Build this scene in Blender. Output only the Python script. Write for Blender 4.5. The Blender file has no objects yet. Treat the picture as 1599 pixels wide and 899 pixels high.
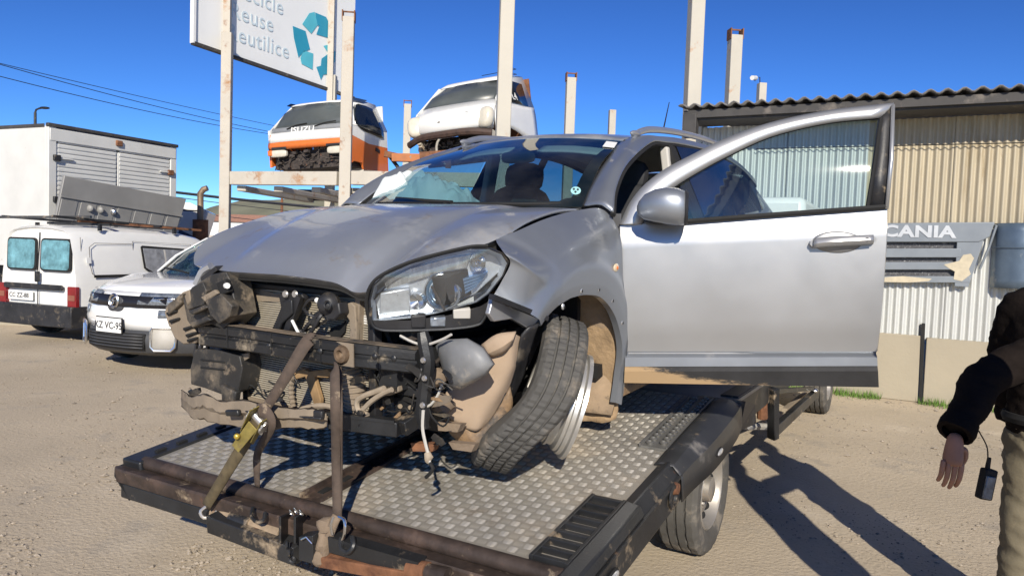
import bpy, bmesh, math, random
from mathutils import Vector, Matrix, noise
V = Vector
R_ = math.radians
random.seed(7)
SC = bpy.context.scene
COL = SC.collection

# ------------------------------------------------------------------ camera, sky, sun, exposure
CAM_H, F_PX, PITCH, ROLL = 1.55, 1165.0, R_(3.0), R_(2.0)
cd = bpy.data.cameras.new('camera'); cam = bpy.data.objects.new('camera', cd); COL.objects.link(cam)
cd.sensor_width = 36; cd.lens = F_PX / 1599 * 36; cd.clip_end = 5000; cd.clip_start = .05
_r0, _u0, _f = V((1, 0, 0)), V((0, math.sin(PITCH), math.cos(PITCH))), V((0, math.cos(PITCH), -math.sin(PITCH)))
_r = _r0 * math.cos(ROLL) + _u0 * math.sin(ROLL); _u = -_r0 * math.sin(ROLL) + _u0 * math.cos(ROLL)
cam.matrix_world = Matrix(((_r.x, _u.x, -_f.x, 0), (_r.y, _u.y, -_f.y, 0), (_r.z, _u.z, -_f.z, CAM_H), (0, 0, 0, 1)))
SC.camera = cam
SUN_EL = R_(28)
w = bpy.data.worlds.new('World'); SC.world = w; w.use_nodes = True
nt = w.node_tree; bg = nt.nodes['Background']
sky = nt.nodes.new('ShaderNodeTexSky'); sky.sky_type = 'NISHITA'; sky.sun_disc = False
sky.sun_elevation = SUN_EL; sky.sun_rotation = R_(180); sky.altitude = 1500; sky.air_density = 1.0; sky.dust_density = 0.; sky.ozone_density = 8.0
gm = nt.nodes.new('ShaderNodeGamma'); gm.inputs[1].default_value = 1.5; vm = nt.nodes.new('ShaderNodeVectorMath'); vm.operation = 'SCALE'; vm.inputs['Scale'].default_value = .60      # deep clear-day blue
nt.links.new(sky.outputs[0], gm.inputs[0]); nt.links.new(gm.outputs[0], vm.inputs[0]); nt.links.new(vm.outputs[0], bg.inputs[0]); bg.inputs[1].default_value = 0.07
sl = bpy.data.lights.new('sun', 'SUN'); sl.energy = 4.8; sl.angle = R_(.5); sl.color = (1, .92, .79)
sun = bpy.data.objects.new('sun', sl); COL.objects.link(sun)
_d = V((-.02, math.cos(SUN_EL), -math.sin(SUN_EL))).normalized()
sun.rotation_euler = _d.to_track_quat('-Z', 'Y').to_euler()
SC.view_settings.view_transform = 'Standard'; SC.view_settings.look = 'None'; SC.view_settings.gamma = 1
SC.view_settings.exposure = 0.25
SC.cycles.max_bounces = 8; SC.cycles.transparent_max_bounces = 16; SC.cycles.use_denoising = True

# ------------------------------------------------------------------ finding places: a sight line of the camera, met with a plane of the world
def ray(px, py):
    a, b = (px - 799.5) / F_PX, -(py - 449.5) / F_PX
    u = a * math.cos(ROLL) - b * math.sin(ROLL); v = a * math.sin(ROLL) + b * math.cos(ROLL)
    return V((u, math.cos(PITCH) + v * math.sin(PITCH), -math.sin(PITCH) + v * math.cos(PITCH)))
EYE = V((0, 0, CAM_H))
def aty(px, py, y): d = ray(px, py); return EYE + d * (y / d.y)
def atz(px, py, z=0): d = ray(px, py); return EYE + d * ((z - CAM_H) / d.z)
def onplane(px, py, p, n): d = ray(px, py); return EYE + d * ((p - EYE).dot(n) / d.dot(n))

# ------------------------------------------------------------------ mesh helpers
def lerp(a, b, t): return a + (b - a) * t
def clamp(x, a=0., b=1.): return max(a, min(b, x))
def sstep(a, b, x): t = clamp((x - a) / (b - a)); return t * t * (3 - 2 * t)
def cr(pts, n):
    pts = [V(p) for p in pts]; m = len(pts) - 1; out = []
    for i in range(n + 1):
        t = i / n * m; k = min(int(t), m - 1); t -= k
        p1, p2 = pts[k], pts[k + 1]
        p0 = pts[k - 1] if k else p1 * 2 - p2
        p3 = pts[k + 2] if k + 2 <= m else p2 * 2 - p1
        out.append(.5 * ((2 * p1) + (p2 - p0) * t + (2 * p0 - 5 * p1 + 4 * p2 - p3) * t * t + (3 * p1 - p0 - 3 * p2 + p3) * t ** 3))
    return out
def dense(rows, nu, nv):
    a = [cr(r, nu) for r in rows]
    c = [cr([r[i] for r in a], nv) for i in range(nu + 1)]
    return [[c[i][j] for i in range(nu + 1)] for j in range(nv + 1)]
def rotm(ax, deg): return Matrix.Rotation(R_(deg), 3, ax)
class G:
    def __init__(s): s.v = []; s.f = []
    def add(s, vs, fs, M=None):
        o = len(s.v); s.v += [(M @ V(p) if M else V(p)) for p in vs]; s.f += [tuple(o + i for i in f) for f in fs]; return s
    def hexa(s, p): return s.add(p, [(0, 3, 2, 1), (4, 5, 6, 7), (0, 1, 5, 4), (1, 2, 6, 5), (2, 3, 7, 6), (3, 0, 4, 7)])
    def box(s, c, d, R=None):
        c = V(c); P = []
        for z in (-1, 1):
            for x, y in ((-1, -1), (1, -1), (1, 1), (-1, 1)):
                q = V((x * d[0] / 2, y * d[1] / 2, z * d[2] / 2)); P.append(c + (R @ q if R else q))
        return s.hexa(P)
    def span(s, a, b, w, h, up=(0, 0, 1)):      # a bar from a to b, w wide, h along up
        a, b, up = V(a), V(b), V(up); d = (b - a).normalized(); x = d.cross(up).normalized(); u = x.cross(d).normalized()
        q = [x * (-w / 2) - u * (h / 2), x * (w / 2) - u * (h / 2), x * (w / 2) + u * (h / 2), x * (-w / 2) + u * (h / 2)]
        return s.hexa([a + i for i in q] + [b + i for i in q])
    def prism(s, poly, vec):
        poly = [V(p) for p in poly]; n = len(poly); vec = V(vec)
        return s.add(poly + [p + vec for p in poly], [tuple(range(n - 1, -1, -1)), tuple(range(n, 2 * n))] + [(i, (i + 1) % n, n + (i + 1) % n, n + i) for i in range(n)])
    def loft(s, secs, caps=True):               # closed sections joined one to the next
        n = len(secs[0]); vs = [p for q in secs for p in q]
        fs = [(k * n + i, k * n + (i + 1) % n, (k + 1) * n + (i + 1) % n, (k + 1) * n + i) for k in range(len(secs) - 1) for i in range(n)]
        if caps: fs += [tuple(range(n - 1, -1, -1)), tuple(range((len(secs) - 1) * n, len(secs) * n))]
        return s.add(vs, fs)
    def grid(s, rows, close=False):
        n = len(rows[0]); vs = [p for r in rows for p in r]; m = n if close else n - 1
        return s.add(vs, [(k * n + i, k * n + (i + 1) % n, (k + 1) * n + (i + 1) % n, (k + 1) * n + i) for k in range(len(rows) - 1) for i in range(m)])
    def tube(s, pts, r, n=8, flat=1., closed=False):
        pts = [V(p) for p in pts]; m = len(pts); secs = []; up = None
        for i, p in enumerate(pts):
            a = pts[i - 1] if (i or closed) else p; b = pts[(i + 1) % m] if (i < m - 1 or closed) else p
            d = (b - a).normalized()
            if up is None: up = V((0, 0, 1)) if abs(d.z) < .9 else V((1, 0, 0))
            x = d.cross(up).normalized(); up = x.cross(d).normalized()
            q = r[i] if isinstance(r, (list, tuple)) else r
            secs.append([p + x * (math.cos(2 * math.pi * k / n) * q) + up * (math.sin(2 * math.pi * k / n) * q * flat) for k in range(n)])
        if closed: secs.append(secs[0])
        return s.loft(secs, not closed)
    def cyl(s, a, b, r, r2=None, n=16): return s.tube([a, b], [r, r if r2 is None else r2], n)
    def lathe(s, prof, o, ax, n=24, ref=None, close=False):
        ax = V(ax).normalized(); ref = V(ref) if ref else (V((0, 0, 1)) if abs(ax.z) < .9 else V((1, 0, 0)))
        x = ax.cross(ref).normalized(); y = ax.cross(x); o = V(o)
        return s.grid([[o + ax * h + (x * math.cos(2 * math.pi * k / n) + y * math.sin(2 * math.pi * k / n)) * r for k in range(n)] for r, h in prof], True)
    def blob(s, c, d, n=12, M=None, e=1.):      # superellipsoid
        P = lambda t, a: math.copysign(abs(t) ** e, t) * a
        rows = []
        for j in range(n + 1):
            th = -math.pi / 2 + math.pi * j / n
            rows.append([V(c) + (M or Matrix.Identity(3)) @ V((P(math.cos(th), 1) * P(math.cos(2 * math.pi * k / (2 * n)), d[0]), P(math.cos(th), 1) * P(math.sin(2 * math.pi * k / (2 * n)), d[1]), P(math.sin(th), d[2]))) for k in range(2 * n)])
        return s.grid(rows, True)
    def jit(s, a, f=3.):
        s.v = [p + noise.noise_vector(p * f) * a for p in s.v]; return s
    def build(s, name, mat, parent=None, smooth=35, bev=0, solid=0, sub=0, norm=True):
        me = bpy.data.meshes.new(name); me.from_pydata(s.v, [], s.f)
        if norm:
            bm = bmesh.new(); bm.from_mesh(me); bmesh.ops.remove_doubles(bm, verts=bm.verts, dist=1e-5); bmesh.ops.recalc_face_normals(bm, faces=bm.faces); bm.to_mesh(me); bm.free()
        if smooth:
            me.polygons.foreach_set('use_smooth', [True] * len(me.polygons)); me.set_sharp_from_angle(angle=R_(smooth))
        for m in (mat if isinstance(mat, list) else [mat]): me.materials.append(m)
        return link(name, me, parent, bev, solid, sub)
def link(name, me, parent=None, bev=0, solid=0, sub=0):
    o = bpy.data.objects.new(name, me); COL.objects.link(o)
    if parent: o.parent = parent
    if solid: m = o.modifiers.new('s', 'SOLIDIFY'); m.thickness = abs(solid); m.offset = 0 if solid > 0 else -1
    if bev: m = o.modifiers.new('b', 'BEVEL'); m.width = bev; m.segments = 2; m.limit_method = 'ANGLE'; m.angle_limit = R_(40)
    if sub: m = o.modifiers.new('d', 'SUBSURF'); m.levels = m.render_levels = sub
    return o
def tag(o, label=None, cat=None, group=None, kind=None):
    for k, v in (('label', label), ('category', cat), ('group', group), ('kind', kind)):
        if v: o[k] = v
    return o
def thing(name, label, cat, loc=(0, 0, 0), rz=0, group=None, M=None):
    o = bpy.data.objects.new(name, None); COL.objects.link(o); o.empty_display_size = .2
    if M: o.matrix_world = M
    else: o.location = loc; o.rotation_euler = (0, 0, rz)
    return tag(o, label, cat, group)
def text(name, s, size, parent, M, mat, ext=.001, off=0, space=1., sx=1.):
    c = bpy.data.curves.new(name, 'FONT'); c.body = s; c.size = size; c.extrude = ext; c.offset = off; c.align_x = 'CENTER'; c.align_y = 'CENTER'; c.space_character = space; c.resolution_u = 3
    t = bpy.data.objects.new(name + '_tmp', c); COL.objects.link(t)
    bpy.context.view_layer.update()
    me = bpy.data.meshes.new_from_object(t.evaluated_get(bpy.context.evaluated_depsgraph_get())); bpy.data.objects.remove(t); bpy.data.curves.remove(c)
    me.transform(Matrix.Diagonal((sx, 1, 1, 1))); me.transform(M); me.materials.clear(); me.materials.append(mat); me.name = name
    return link(name, me, parent)
def frame(o, x, y):      # matrix with the given x and y axes
    x = V(x).normalized(); z = x.cross(V(y)).normalized(); y = z.cross(x); o = V(o)
    return Matrix(((x.x, y.x, z.x, o.x), (x.y, y.y, z.y, o.y), (x.z, y.z, z.z, o.z), (0, 0, 0, 1)))

# ------------------------------------------------------------------ materials
def M(name, col, rough=.6, metal=0., var=.12, vs=5., bump=0., bs=60., dirt=None, coat=0., rv=.12, emit=None, stretch=None, bd=.02):
    m = bpy.data.materials.new(name); m.use_nodes = True; t = m.node_tree; N = t.nodes; L = t.links; b = N['Principled BSDF']
    co = N.new('ShaderNodeTexCoord'); src = co.outputs['Object']
    if stretch:
        mp = N.new('ShaderNodeMapping'); mp.inputs['Scale'].default_value = stretch; L.new(src, mp.inputs[0]); src = mp.outputs[0]
    def nz(sc, det=5, ro=.6):
        n = N.new('ShaderNodeTexNoise'); n.inputs['Scale'].default_value = sc; n.inputs['Detail'].default_value = det; n.inputs['Roughness'].default_value = ro; L.new(src, n.inputs['Vector']); return n.outputs[0]
    def rng(o, a, c, x, y):
        r = N.new('ShaderNodeMapRange'); r.inputs[1].default_value = a; r.inputs[2].default_value = c; r.inputs[3].default_value = x; r.inputs[4].default_value = y; L.new(o, r.inputs[0]); return r.outputs[0]
    def mix(f, a, c, mode='MIX'):
        x = N.new('ShaderNodeMix'); x.data_type = 'RGBA'; x.blend_type = mode
        if isinstance(f, float): x.inputs[0].default_value = f
        else: L.new(f, x.inputs[0])
        for i, q in ((6, a), (7, c)):
            if isinstance(q, tuple): x.inputs[i].default_value = (*q, 1)
            else: L.new(q, x.inputs[i])
        return x.outputs[2]
    n1 = nz(vs)
    c = mix(rng(n1, .3, .7, 0, 1), tuple(max(0, k * (1 - var)) for k in col), tuple(min(1, k * (1 + var)) for k in col))
    ro = rng(n1, .3, .7, max(0, rough - rv * rough), min(1, rough + rv * rough))
    me = None
    if dirt:
        for k, (dc, amt, ds) in enumerate(dirt if isinstance(dirt, list) else [dirt]):
            f = rng(nz(ds, 8, .68), .72 - amt * .45, .80 - amt * .32, 0, 1)
            c = mix(f, c, dc)
            if metal: me = rng(f, 0, 1, metal, 0.) if me is None else me
            x = N.new('ShaderNodeMath'); x.operation = 'MAXIMUM'; L.new(ro, x.inputs[0]); L.new(rng(f, 0, 1, 0, .85), x.inputs[1]); ro = x.outputs[0]
    L.new(c, b.inputs['Base Color']); L.new(ro, b.inputs['Roughness'])
    b.inputs['Metallic'].default_value = metal
    if me is not None: L.new(me, b.inputs['Metallic'])
    b.inputs['Coat Weight'].default_value = coat; b.inputs['Coat Roughness'].default_value = .06
    if emit: b.inputs['Emission Color'].default_value = (*emit[:3], 1); b.inputs['Emission Strength'].default_value = emit[3]
    if bump:
        u = N.new('ShaderNodeBump'); u.inputs['Strength'].default_value = bump; u.inputs['Distance'].default_value = bd; L.new(nz(bs, 6), u.inputs['Height']); L.new(u.outputs[0], b.inputs['Normal'])
    return m
def glass(name, tint=(.55, .68, .66), refl=.06, rough=.02, dust=0., dcol=(.45, .42, .38)):
    m = bpy.data.materials.new(name); m.use_nodes = True; t = m.node_tree; N = t.nodes; L = t.links; N.remove(N['Principled BSDF'])
    out = N['Material Output']; tr = N.new('ShaderNodeBsdfTransparent'); tr.inputs[0].default_value = (*tint, 1)
    gl = N.new('ShaderNodeBsdfGlossy'); gl.inputs['Roughness'].default_value = rough
    lw = N.new('ShaderNodeLayerWeight'); p = N.new('ShaderNodeMath'); p.operation = 'POWER'; p.inputs[1].default_value = 4; L.new(lw.outputs['Facing'], p.inputs[0])
    q = N.new('ShaderNodeMath'); q.operation = 'MULTIPLY_ADD'; q.inputs[1].default_value = 1 - refl; q.inputs[2].default_value = refl; L.new(p.outputs[0], q.inputs[0])
    mx = N.new('ShaderNodeMixShader'); L.new(q.outputs[0], mx.inputs[0]); L.new(tr.outputs[0], mx.inputs[1]); L.new(gl.outputs[0], mx.inputs[2])
    last = mx
    if dust:
        df = N.new('ShaderNodeBsdfDiffuse'); df.inputs[0].default_value = (*dcol, 1); co = N.new('ShaderNodeTexCoord'); n = N.new('ShaderNodeTexNoise'); n.inputs['Scale'].default_value = 4; n.inputs['Detail'].default_value = 9; L.new(co.outputs['Object'], n.inputs['Vector'])
        r = N.new('ShaderNodeMapRange'); r.inputs[1].default_value = .4; r.inputs[2].default_value = .75; r.inputs[4].default_value = dust; L.new(n.outputs[0], r.inputs[0])
        m2 = N.new('ShaderNodeMixShader'); L.new(r.outputs[0], m2.inputs[0]); L.new(mx.outputs[0], m2.inputs[1]); L.new(df.outputs[0], m2.inputs[2]); last = m2
    L.new(last.outputs[0], out.inputs[0]); return m
DUST = (.36, .28, .19); MUD = (.34, .22, .12); RUST = (.20, .075, .03)
m_dirt = M('dirt_ground', (.48, .40, .29), .95, var=.17, vs=.55, bump=.6, bs=38, bd=.016, dirt=[((.39, .335, .26), .40, 2.2), ((.56, .475, .355), .38, .7), ((.36, .30, .22), .24, .4), ((.20, .16, .115), .25, 38.), ((.56, .48, .36), .18, 55.), ((.17, .14, .10), .20, 80.)])
m_stone = M('gravel', (.33, .28, .22), .9, var=.5, vs=28)
m_silver = M('silver_paint', (.50, .505, .515), .40, .7, var=.02, coat=.45, dirt=((.40, .385, .365), .16, 3.5))
m_wing = M('dusty_sky_tone_paint', (.29, .31, .34), .38, .62, var=.04, coat=.5, dirt=[((.28, .275, .27), .20, 3.), ((.38, .33, .27), .09, 30.)])  # dusty silver, base darkened and blued to imitate reflected sky
m_door = M('clean_silver_paint', (.40, .405, .41), .36, .55, var=.012, coat=.4, dirt=((.36, .34, .31), .06, 26.))
m_hood = M('dusty_silver_paint', (.37, .39, .42), .35, .56, var=.05, vs=3, coat=.5, dirt=[((.25, .25, .255), .44, 1.8), ((.36, .32, .27), .14, 24.), ((.33, .285, .235), .31, 5.)])
m_blackpl = M('black_plastic', (.022, .022, .024), .48, var=.4, dirt=[((.12, .10, .075), .34, 6.), ((.25, .20, .14), .22, 19.)], bump=.2, bs=120, bd=.003)
m_dustpl = M('dusty_black_plastic', (.030, .029, .028), .55, var=.4, dirt=[((.14, .115, .085), .50, 5.), ((.26, .205, .145), .30, 13.), ((.02, .02, .02), .22, 30.)], bump=.3, bs=70, bd=.004)
m_muddypl = M('muddy_plastic', (.03, .03, .03), .6, var=.3, dirt=[(MUD, .75, 3.), ((.05, .045, .04), .35, 18.)], bump=.4, bs=40, bd=.01)
m_mud = M('dried_mud', (.20, .15, .105), .95, var=.22, vs=8, bump=.5, bs=35, bd=.01, dirt=((.12, .09, .07), .22, 9.))
m_blackst = M('black_steel', (.025, .026, .028), .42, .2, var=.35, dirt=[(DUST, .30, 6.), (RUST, .16, 10.)], bump=.2, bs=80, bd=.004)
m_beam = M('rusty_beam', (.055, .04, .033), .6, .3, var=.4, vs=9, dirt=[((.085, .055, .042), .5, 5.), (DUST, .26, 12.), ((.16, .07, .035), .16, 9.)], bump=.35, bs=50, bd=.006)
m_rust = M('rust', (.22, .10, .05), .85, .2, var=.45, vs=8, bump=.5, bs=40, bd=.01, dirt=((.10, .04, .02), .4, 7.))
m_alu = M('checker_plate', (.32, .30, .262), .5, .35, var=.12, vs=3, dirt=[((.33, .28, .215), .52, 1.3), ((.24, .21, .17), .36, 5.), ((.15, .125, .10), .18, 3.)])
m_tread = M('worn_tread', (.39, .365, .32), .42, .45, var=.15, vs=3, dirt=[((.37, .32, .25), .50, 1.3), ((.28, .245, .20), .36, 5.), ((.16, .135, .11), .16, 3.)])
m_white = M('white_paint', (.78, .78, .75), .35, var=.03, coat=.4, dirt=((.55, .52, .46), .12, 3.))
m_whitebox = M('white_box', (.62, .62, .59), .5, var=.07, vs=2, dirt=[((.42, .38, .31), .22, 2.), ((.24, .13, .07), .10, 5.)])
m_rubber = M('tyre_rubber', (.04, .039, .037), .8, var=.3, dirt=[((.17, .15, .125), .50, 6.)], bump=.1, bs=120, bd=.003)
m_rubberd = M('dusty_tyre', (.085, .08, .072), .85, var=.3, dirt=[((.23, .20, .16), .45, 5.)], bump=.1, bs=120, bd=.003)
m_rim = M('alloy', (.62, .60, .57), .35, .8, var=.08, dirt=((.36, .28, .2), .30, 6.))
m_chrome = M('chrome', (.70, .70, .70), .22, 1., var=.03)
m_dark = M('dark_void', (.010, .010, .010), .8, var=.3)
m_int = M('interior', (.022, .023, .026), .75, var=.25, bump=.1, bs=200, bd=.003)
m_trim = M('light_trim', (.48, .46, .42), .8, var=.06)
m_bag = M('airbag_cloth', (.72, .76, .74), .9, var=.05, bump=.2, bs=30, bd=.01)
m_glass = glass('windscreen', (.46, .64, .68), .10, dust=.08, dcol=(.30, .29, .28))
m_wglass = glass('door_glass', (.62, .76, .75), .08, dust=.04)
m_tint = glass('tinted_glass', (.10, .13, .15), .08, dust=.03)
m_lens = glass('clear_lens', (.90, .93, .95), .07, dust=.10, dcol=(.6, .6, .6))
m_post = M('cream_paint', (.47, .44, .37), .6, var=.07, vs=2, dirt=[((.42, .22, .10), .21, 3.5)], bump=.08, bs=20)
m_postr = M('rusty_cream_paint', (.47, .43, .36), .65, var=.1, vs=2, dirt=[((.36, .19, .09), .38, 2.6), ((.22, .09, .04), .24, 5.)], bump=.15, bs=20)
# ================================================================== setting: ground, hills, gravel, grass
def gz(x, y): return .010 * noise.noise(V((x * .6, y * .6, 0))) + .003 * noise.noise(V((x * 2.3, y * 2.3, 5)))
g = G(); ks = [math.sinh(k / 70 * 6.2) / math.sinh(6.2) * 900 for k in range(-70, 71)]
g.grid([[V((x + 1, y + 6, gz(x + 1, y + 6) if abs(x) < 40 and abs(y) < 40 else 0)) for x in ks] for y in ks])
tag(g.build('ground', m_dirt, norm=False), kind='structure')
g = G(); ico = [(0, 0, 1), (.9, 0, .2), (.28, .85, .2), (-.72, .53, .25), (-.72, -.53, .15), (.28, -.85, .2), (0, 0, -.5)]
icof = [(0, 1, 2), (0, 2, 3), (0, 3, 4), (0, 4, 5), (0, 5, 1), (6, 2, 1), (6, 3, 2), (6, 4, 3), (6, 5, 4), (6, 1, 5)]
rs = random.Random(3)
def stones(n, x0, x1, y0, y1, a, b, cl=.0):
    for _ in range(n):
        x, y = rs.uniform(x0, x1), rs.uniform(y0, y1)
        if noise.noise(V((x * .9, y * .9, 2))) < cl: continue
        r = a + (b - a) * rs.random() ** 4; t = rs.uniform(0, 6.3)
        Mz = Matrix.Rotation(t, 3, 'Z') @ Matrix.Diagonal((r * rs.uniform(.8, 1.5), r, r * rs.uniform(.5, .8)))
        z0 = gz(x, y) + r * .1
        g.add([V((x, y, z0)) + Mz @ V(p) + V((rs.uniform(-.2, .2) * r, 0, 0)) for p in ico], icof)
stones(2600, -3.2, -.2, 2.4, 6, .004, .018, -.1); stones(1500, -9, -2.5, 5, 13, .006, .022, 0); stones(2600, .8, 6, 2.6, 9, .004, .017, -.05); stones(700, 1, 9, 6, 14, .008, .03, 0); stones(1500, -8.5, -1.8, 4, 12, .008, .028, .12); stones(900, 2, 7, 5, 9.5, .008, .026, .1)
stones(9000, .6, 5.5, 2.4, 6.5, .002, .007, -.2); stones(9000, -3.6, .2, 2.3, 6, .002, .007, -.2); stones(5000, -8, -2, 5, 11, .004, .011, -.2); stones(5000, 1.5, 8, 6, 12, .004, .012, -.2)
stones(5200, -2.6, -.2, 2.3, 3.7, .003, .016, -.05); stones(160, -2.4, -.5, 2.5, 3.3, .012, .024, -.2); stones(700, .9, 3.2, 2.6, 5.5, .005, .016, -.1)
tag(g.build('gravel', m_stone, smooth=0, norm=False), 'small grey brown stones strewn over the dirt yard', 'gravel', kind='stuff')
# hills
m_hill = M('scrub_hill', (.20, .20, .135), .95, var=.3, vs=.02, dirt=((.26, .22, .15), .4, .03))  # hill colour desaturated to stand in for haze
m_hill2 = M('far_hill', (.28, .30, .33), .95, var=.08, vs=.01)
def hill(name, y, pts, mat, dep):
    g = G(); rows = []
    for k in range(7):
        t = k / 6
        rows.append([V((p.x * (1 + dep / y * t), y + dep * t, p.z * math.sin(math.pi / 2 * t) + (3 * noise.noise(V((p.x * .05, k, y))) if 0 < k < 6 else 0))) for p in pts])
    tag(g.grid(rows).build(name, mat), kind='structure')
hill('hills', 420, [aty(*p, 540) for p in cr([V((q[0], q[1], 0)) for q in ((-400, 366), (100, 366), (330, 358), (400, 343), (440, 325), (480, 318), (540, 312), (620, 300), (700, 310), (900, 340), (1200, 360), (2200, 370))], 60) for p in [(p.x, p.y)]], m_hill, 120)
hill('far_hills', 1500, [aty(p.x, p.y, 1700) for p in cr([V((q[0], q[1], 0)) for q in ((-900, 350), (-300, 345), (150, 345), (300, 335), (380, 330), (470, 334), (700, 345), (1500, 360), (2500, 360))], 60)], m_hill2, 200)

# ================================================================== shed on the right
SA, SD = V((3.81, 8.71, 0)), V((.884, -.467, 0)).normalized(); SN = V((-SD.y * -1, 0, 0)); SN = V((SD.y, -SD.x, 0))     # SN looks at the camera side
def onwall(px, py, off=0): p = onplane(px, py, SA + SN * off, SN); return p
def wallc(p): return (p - SA).dot(SD), p.z
m_corr = M('corrugated_sheet', (.52, .53, .51), .5, .35, var=.08, vs=1.2, stretch=(2, 2, .5), dirt=[((.36, .32, .26), .20, 2.)])
m_corrb = M('stained_corrugated_sheet', (.43, .375, .27), .6, .2, var=.15, vs=2, stretch=(2.5, 2.5, .3), dirt=[((.30, .24, .15), .40, 2.2), ((.17, .11, .06), .18, 3.)])
m_conc = M('rendered_wall', (.34, .30, .225), .9, var=.08, vs=1.5, bump=.15, bs=25, dirt=((.36, .31, .24), .25, 3.))
m_fasc = M('dark_fascia', (.05, .047, .045), .7, var=.3, dirt=((.16, .14, .12), .3, 3.))
m_roofs = M('fibre_cement', (.16, .155, .15), .85, var=.2)
shed = thing('shed', 'long shed with corrugated metal wall and dark wavy roof edge', 'shed', SA)
LO = SA
def corr(s0, s1, z0, z1, off, pitch=.076, amp=.015):
    n = int((s1 - s0) / pitch * 8); r0, r1 = [], []
    for k in range(n + 1):
        s = s0 + (s1 - s0) * k / n; o = off + amp * math.sin((s - s0) / pitch * 2 * math.pi)
        p = SD * s + SN * o; r0.append(p + V((0, 0, z0))); r1.append(p + V((0, 0, z1)))
    return G().grid([r0, [lerp(a, b, .5) for a, b in zip(r0, r1)], r1])
zt = 3.10; zs = onwall(1480, 349)[2]; zb = onwall(1400, 521)[2]
sL = wallc(onwall(1092, 300))[0]; sR = 9.0
zj = [sL, -.6, .25, 1.12, 2.0, 2.9, 3.8, 4.7, 5.6, 6.5, 7.4, 8.3, 9.0]
for i in range(len(zj) - 1):
    a, b = zj[i], zj[i + 1]
    corr(a - (.04 if i else 0), b, zs - .04, zt + .05, .012 * (i % 2), ).build('wall_sheet', m_corrb if b > .5 else m_corr, shed, smooth=60, norm=False)
    corr(a - (.04 if i else 0), b, zb - .05, zs, -.014 + .010 * (i % 2)).build('wall_sheet', m_corr, shed, smooth=60, norm=False)
sj = wallc(onwall(1439, 600))[0]
for a, b, c in ((sL, sj - .03, 0), (sj + .02, 3.2, .015), (3.22, 6, 0), (6.02, 9, .01)):
    G().prism([SD * a + SN * (-.1), SD * b + SN * (-.1), SD * b + SN * (.03 + c), SD * a + SN * (.03 + c)], (0, 0, zb - c)).build('plinth_panel', m_conc, shed, bev=.008)
G().span(SD * sj + SN * .02 + V((0, 0, -.02)), SD * (sj - .02) + SN * .02 + V((0, 0, zb + .14)), .035, .05, SN).build('plinth_post', m_dark, shed)
# roof of wavy sheets over a dark fascia board
g = G(); rws = []
n = 420
for dz, o in ((0, .60), (0, .59), (.36, -4.)):
    rws.append([SD * (sL - .15 + (sR - sL + .2) * k / n) + SN * o + V((0, 0, zt + .22 + dz + .022 * math.sin(k * (sR - sL) / n / .15 * 2 * math.pi))) for k in range(n + 1)])
g.grid(rws[::2]).build('roof_sheet', m_roofs, shed, smooth=60, solid=.012, norm=False)
G().span(SD * (sL - .1) + SN * .52 + V((0, 0, zt + .13)), SD * sR + SN * .52 + V((0, 0, zt + .13)), .03, .09).build('fascia_board', m_fasc, shed)
G().span(SD * (sL - .02) + SN * .25 + V((0, 0, zt + .075)), SD * sR + SN * .25 + V((0, 0, zt + .075)), .48, .03).build('soffit', m_fasc, shed)
G().box(SD * (sL - .02) + SN * .48 + V((0, 0, zt + .0)), (.16, .14, .28), rotm('Z', -28)).build('eaves_box', m_fasc, shed, bev=.01)
G().prism([SD * sL + SN * .05, SD * sL - SN * 6, SD * (sL - .06) - SN * 6, SD * (sL - .06) + SN * .05], (0, 0, zt + .1)).build('side_wall', m_corr, shed)
G().tube([SD * -1.0 + SN * .06 + V((0, 0, zt - .24)), SD * 4 + SN * .06 + V((0, 0, zt - .28)), SD * 8.5 + SN * .06 + V((0, 0, zt - .24))], .006, 5).build('wall_cable', m_dark, shed)
# grass at the shed's foot
g = G(); m_grass = M('grass', (.12, .22, .035), .8, var=.4, vs=9)
for _ in range(2600):
    s = rs.uniform(-1.2, 3.0); o = .06 + abs(rs.gauss(0, .10)); 
    if noise.noise(V((s * 2.1, 1, 0))) < -.12 + (.25 if o > .2 else 0): continue
    p = SA + SD * s + SN * o; a = rs.uniform(0, 6.3); h = rs.uniform(.03, .11); q = V((math.cos(a), math.sin(a), 0))
    g.add([p - q * .004, p + q * .004, p + q.cross(V((0, 0, 1))) * h * rs.uniform(-.5, .5) + V((0, 0, h))], [(0, 1, 2)])
tag(g.build('grass', m_grass, smooth=0, norm=False), 'short green grass along the foot of the shed', 'grass', kind='stuff')

# ================================================================== lorry grille and blue panel hung on the shed
m_grl = M('grey_grille_plastic', (.20, .225, .25), .45, var=.08, dirt=[((.55, .50, .38), .20, 2.6)])
gr = thing('truck_grille', 'grey truck grille with four bars and raised maker letters hung on the wall', 'truck grille', onwall(1460, 445, .05))
GO = gr.location.copy(); WX = SD.copy(); 
def wp(px, py, off=.05): return onwall(px, py, off) - GO
G().prism([wp(*p) for p in ((1330, 349), (1553, 347), (1545, 370), (1528, 378), (1330, 378))], SN * .05).build('top_bar', m_grl, gr, bev=.008)
for a, b, c in ((388, 402, 1500), (409, 421, 1505), (431, 441, 1515)):
    G().prism([wp(1330, a), wp(c, a), wp(c, b), wp(1330, b)], SN * .045).build('bar', m_grl, gr, bev=.006)
G().prism([wp(*p) for p in ((1494, 376), (1536, 374), (1512, 448), (1490, 447))], SN * .04).build('side_frame', m_grl, gr, bev=.006)
G().prism([wp(*p, .03) for p in ((1330, 378), (1500, 378), (1495, 432), (1330, 432))], SN * .008).build('mesh_back', M('grille_mesh', (.07, .07, .075), .6, var=.6, vs=60, dirt=((.4, .4, .38), .3, 40)), gr)
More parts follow.
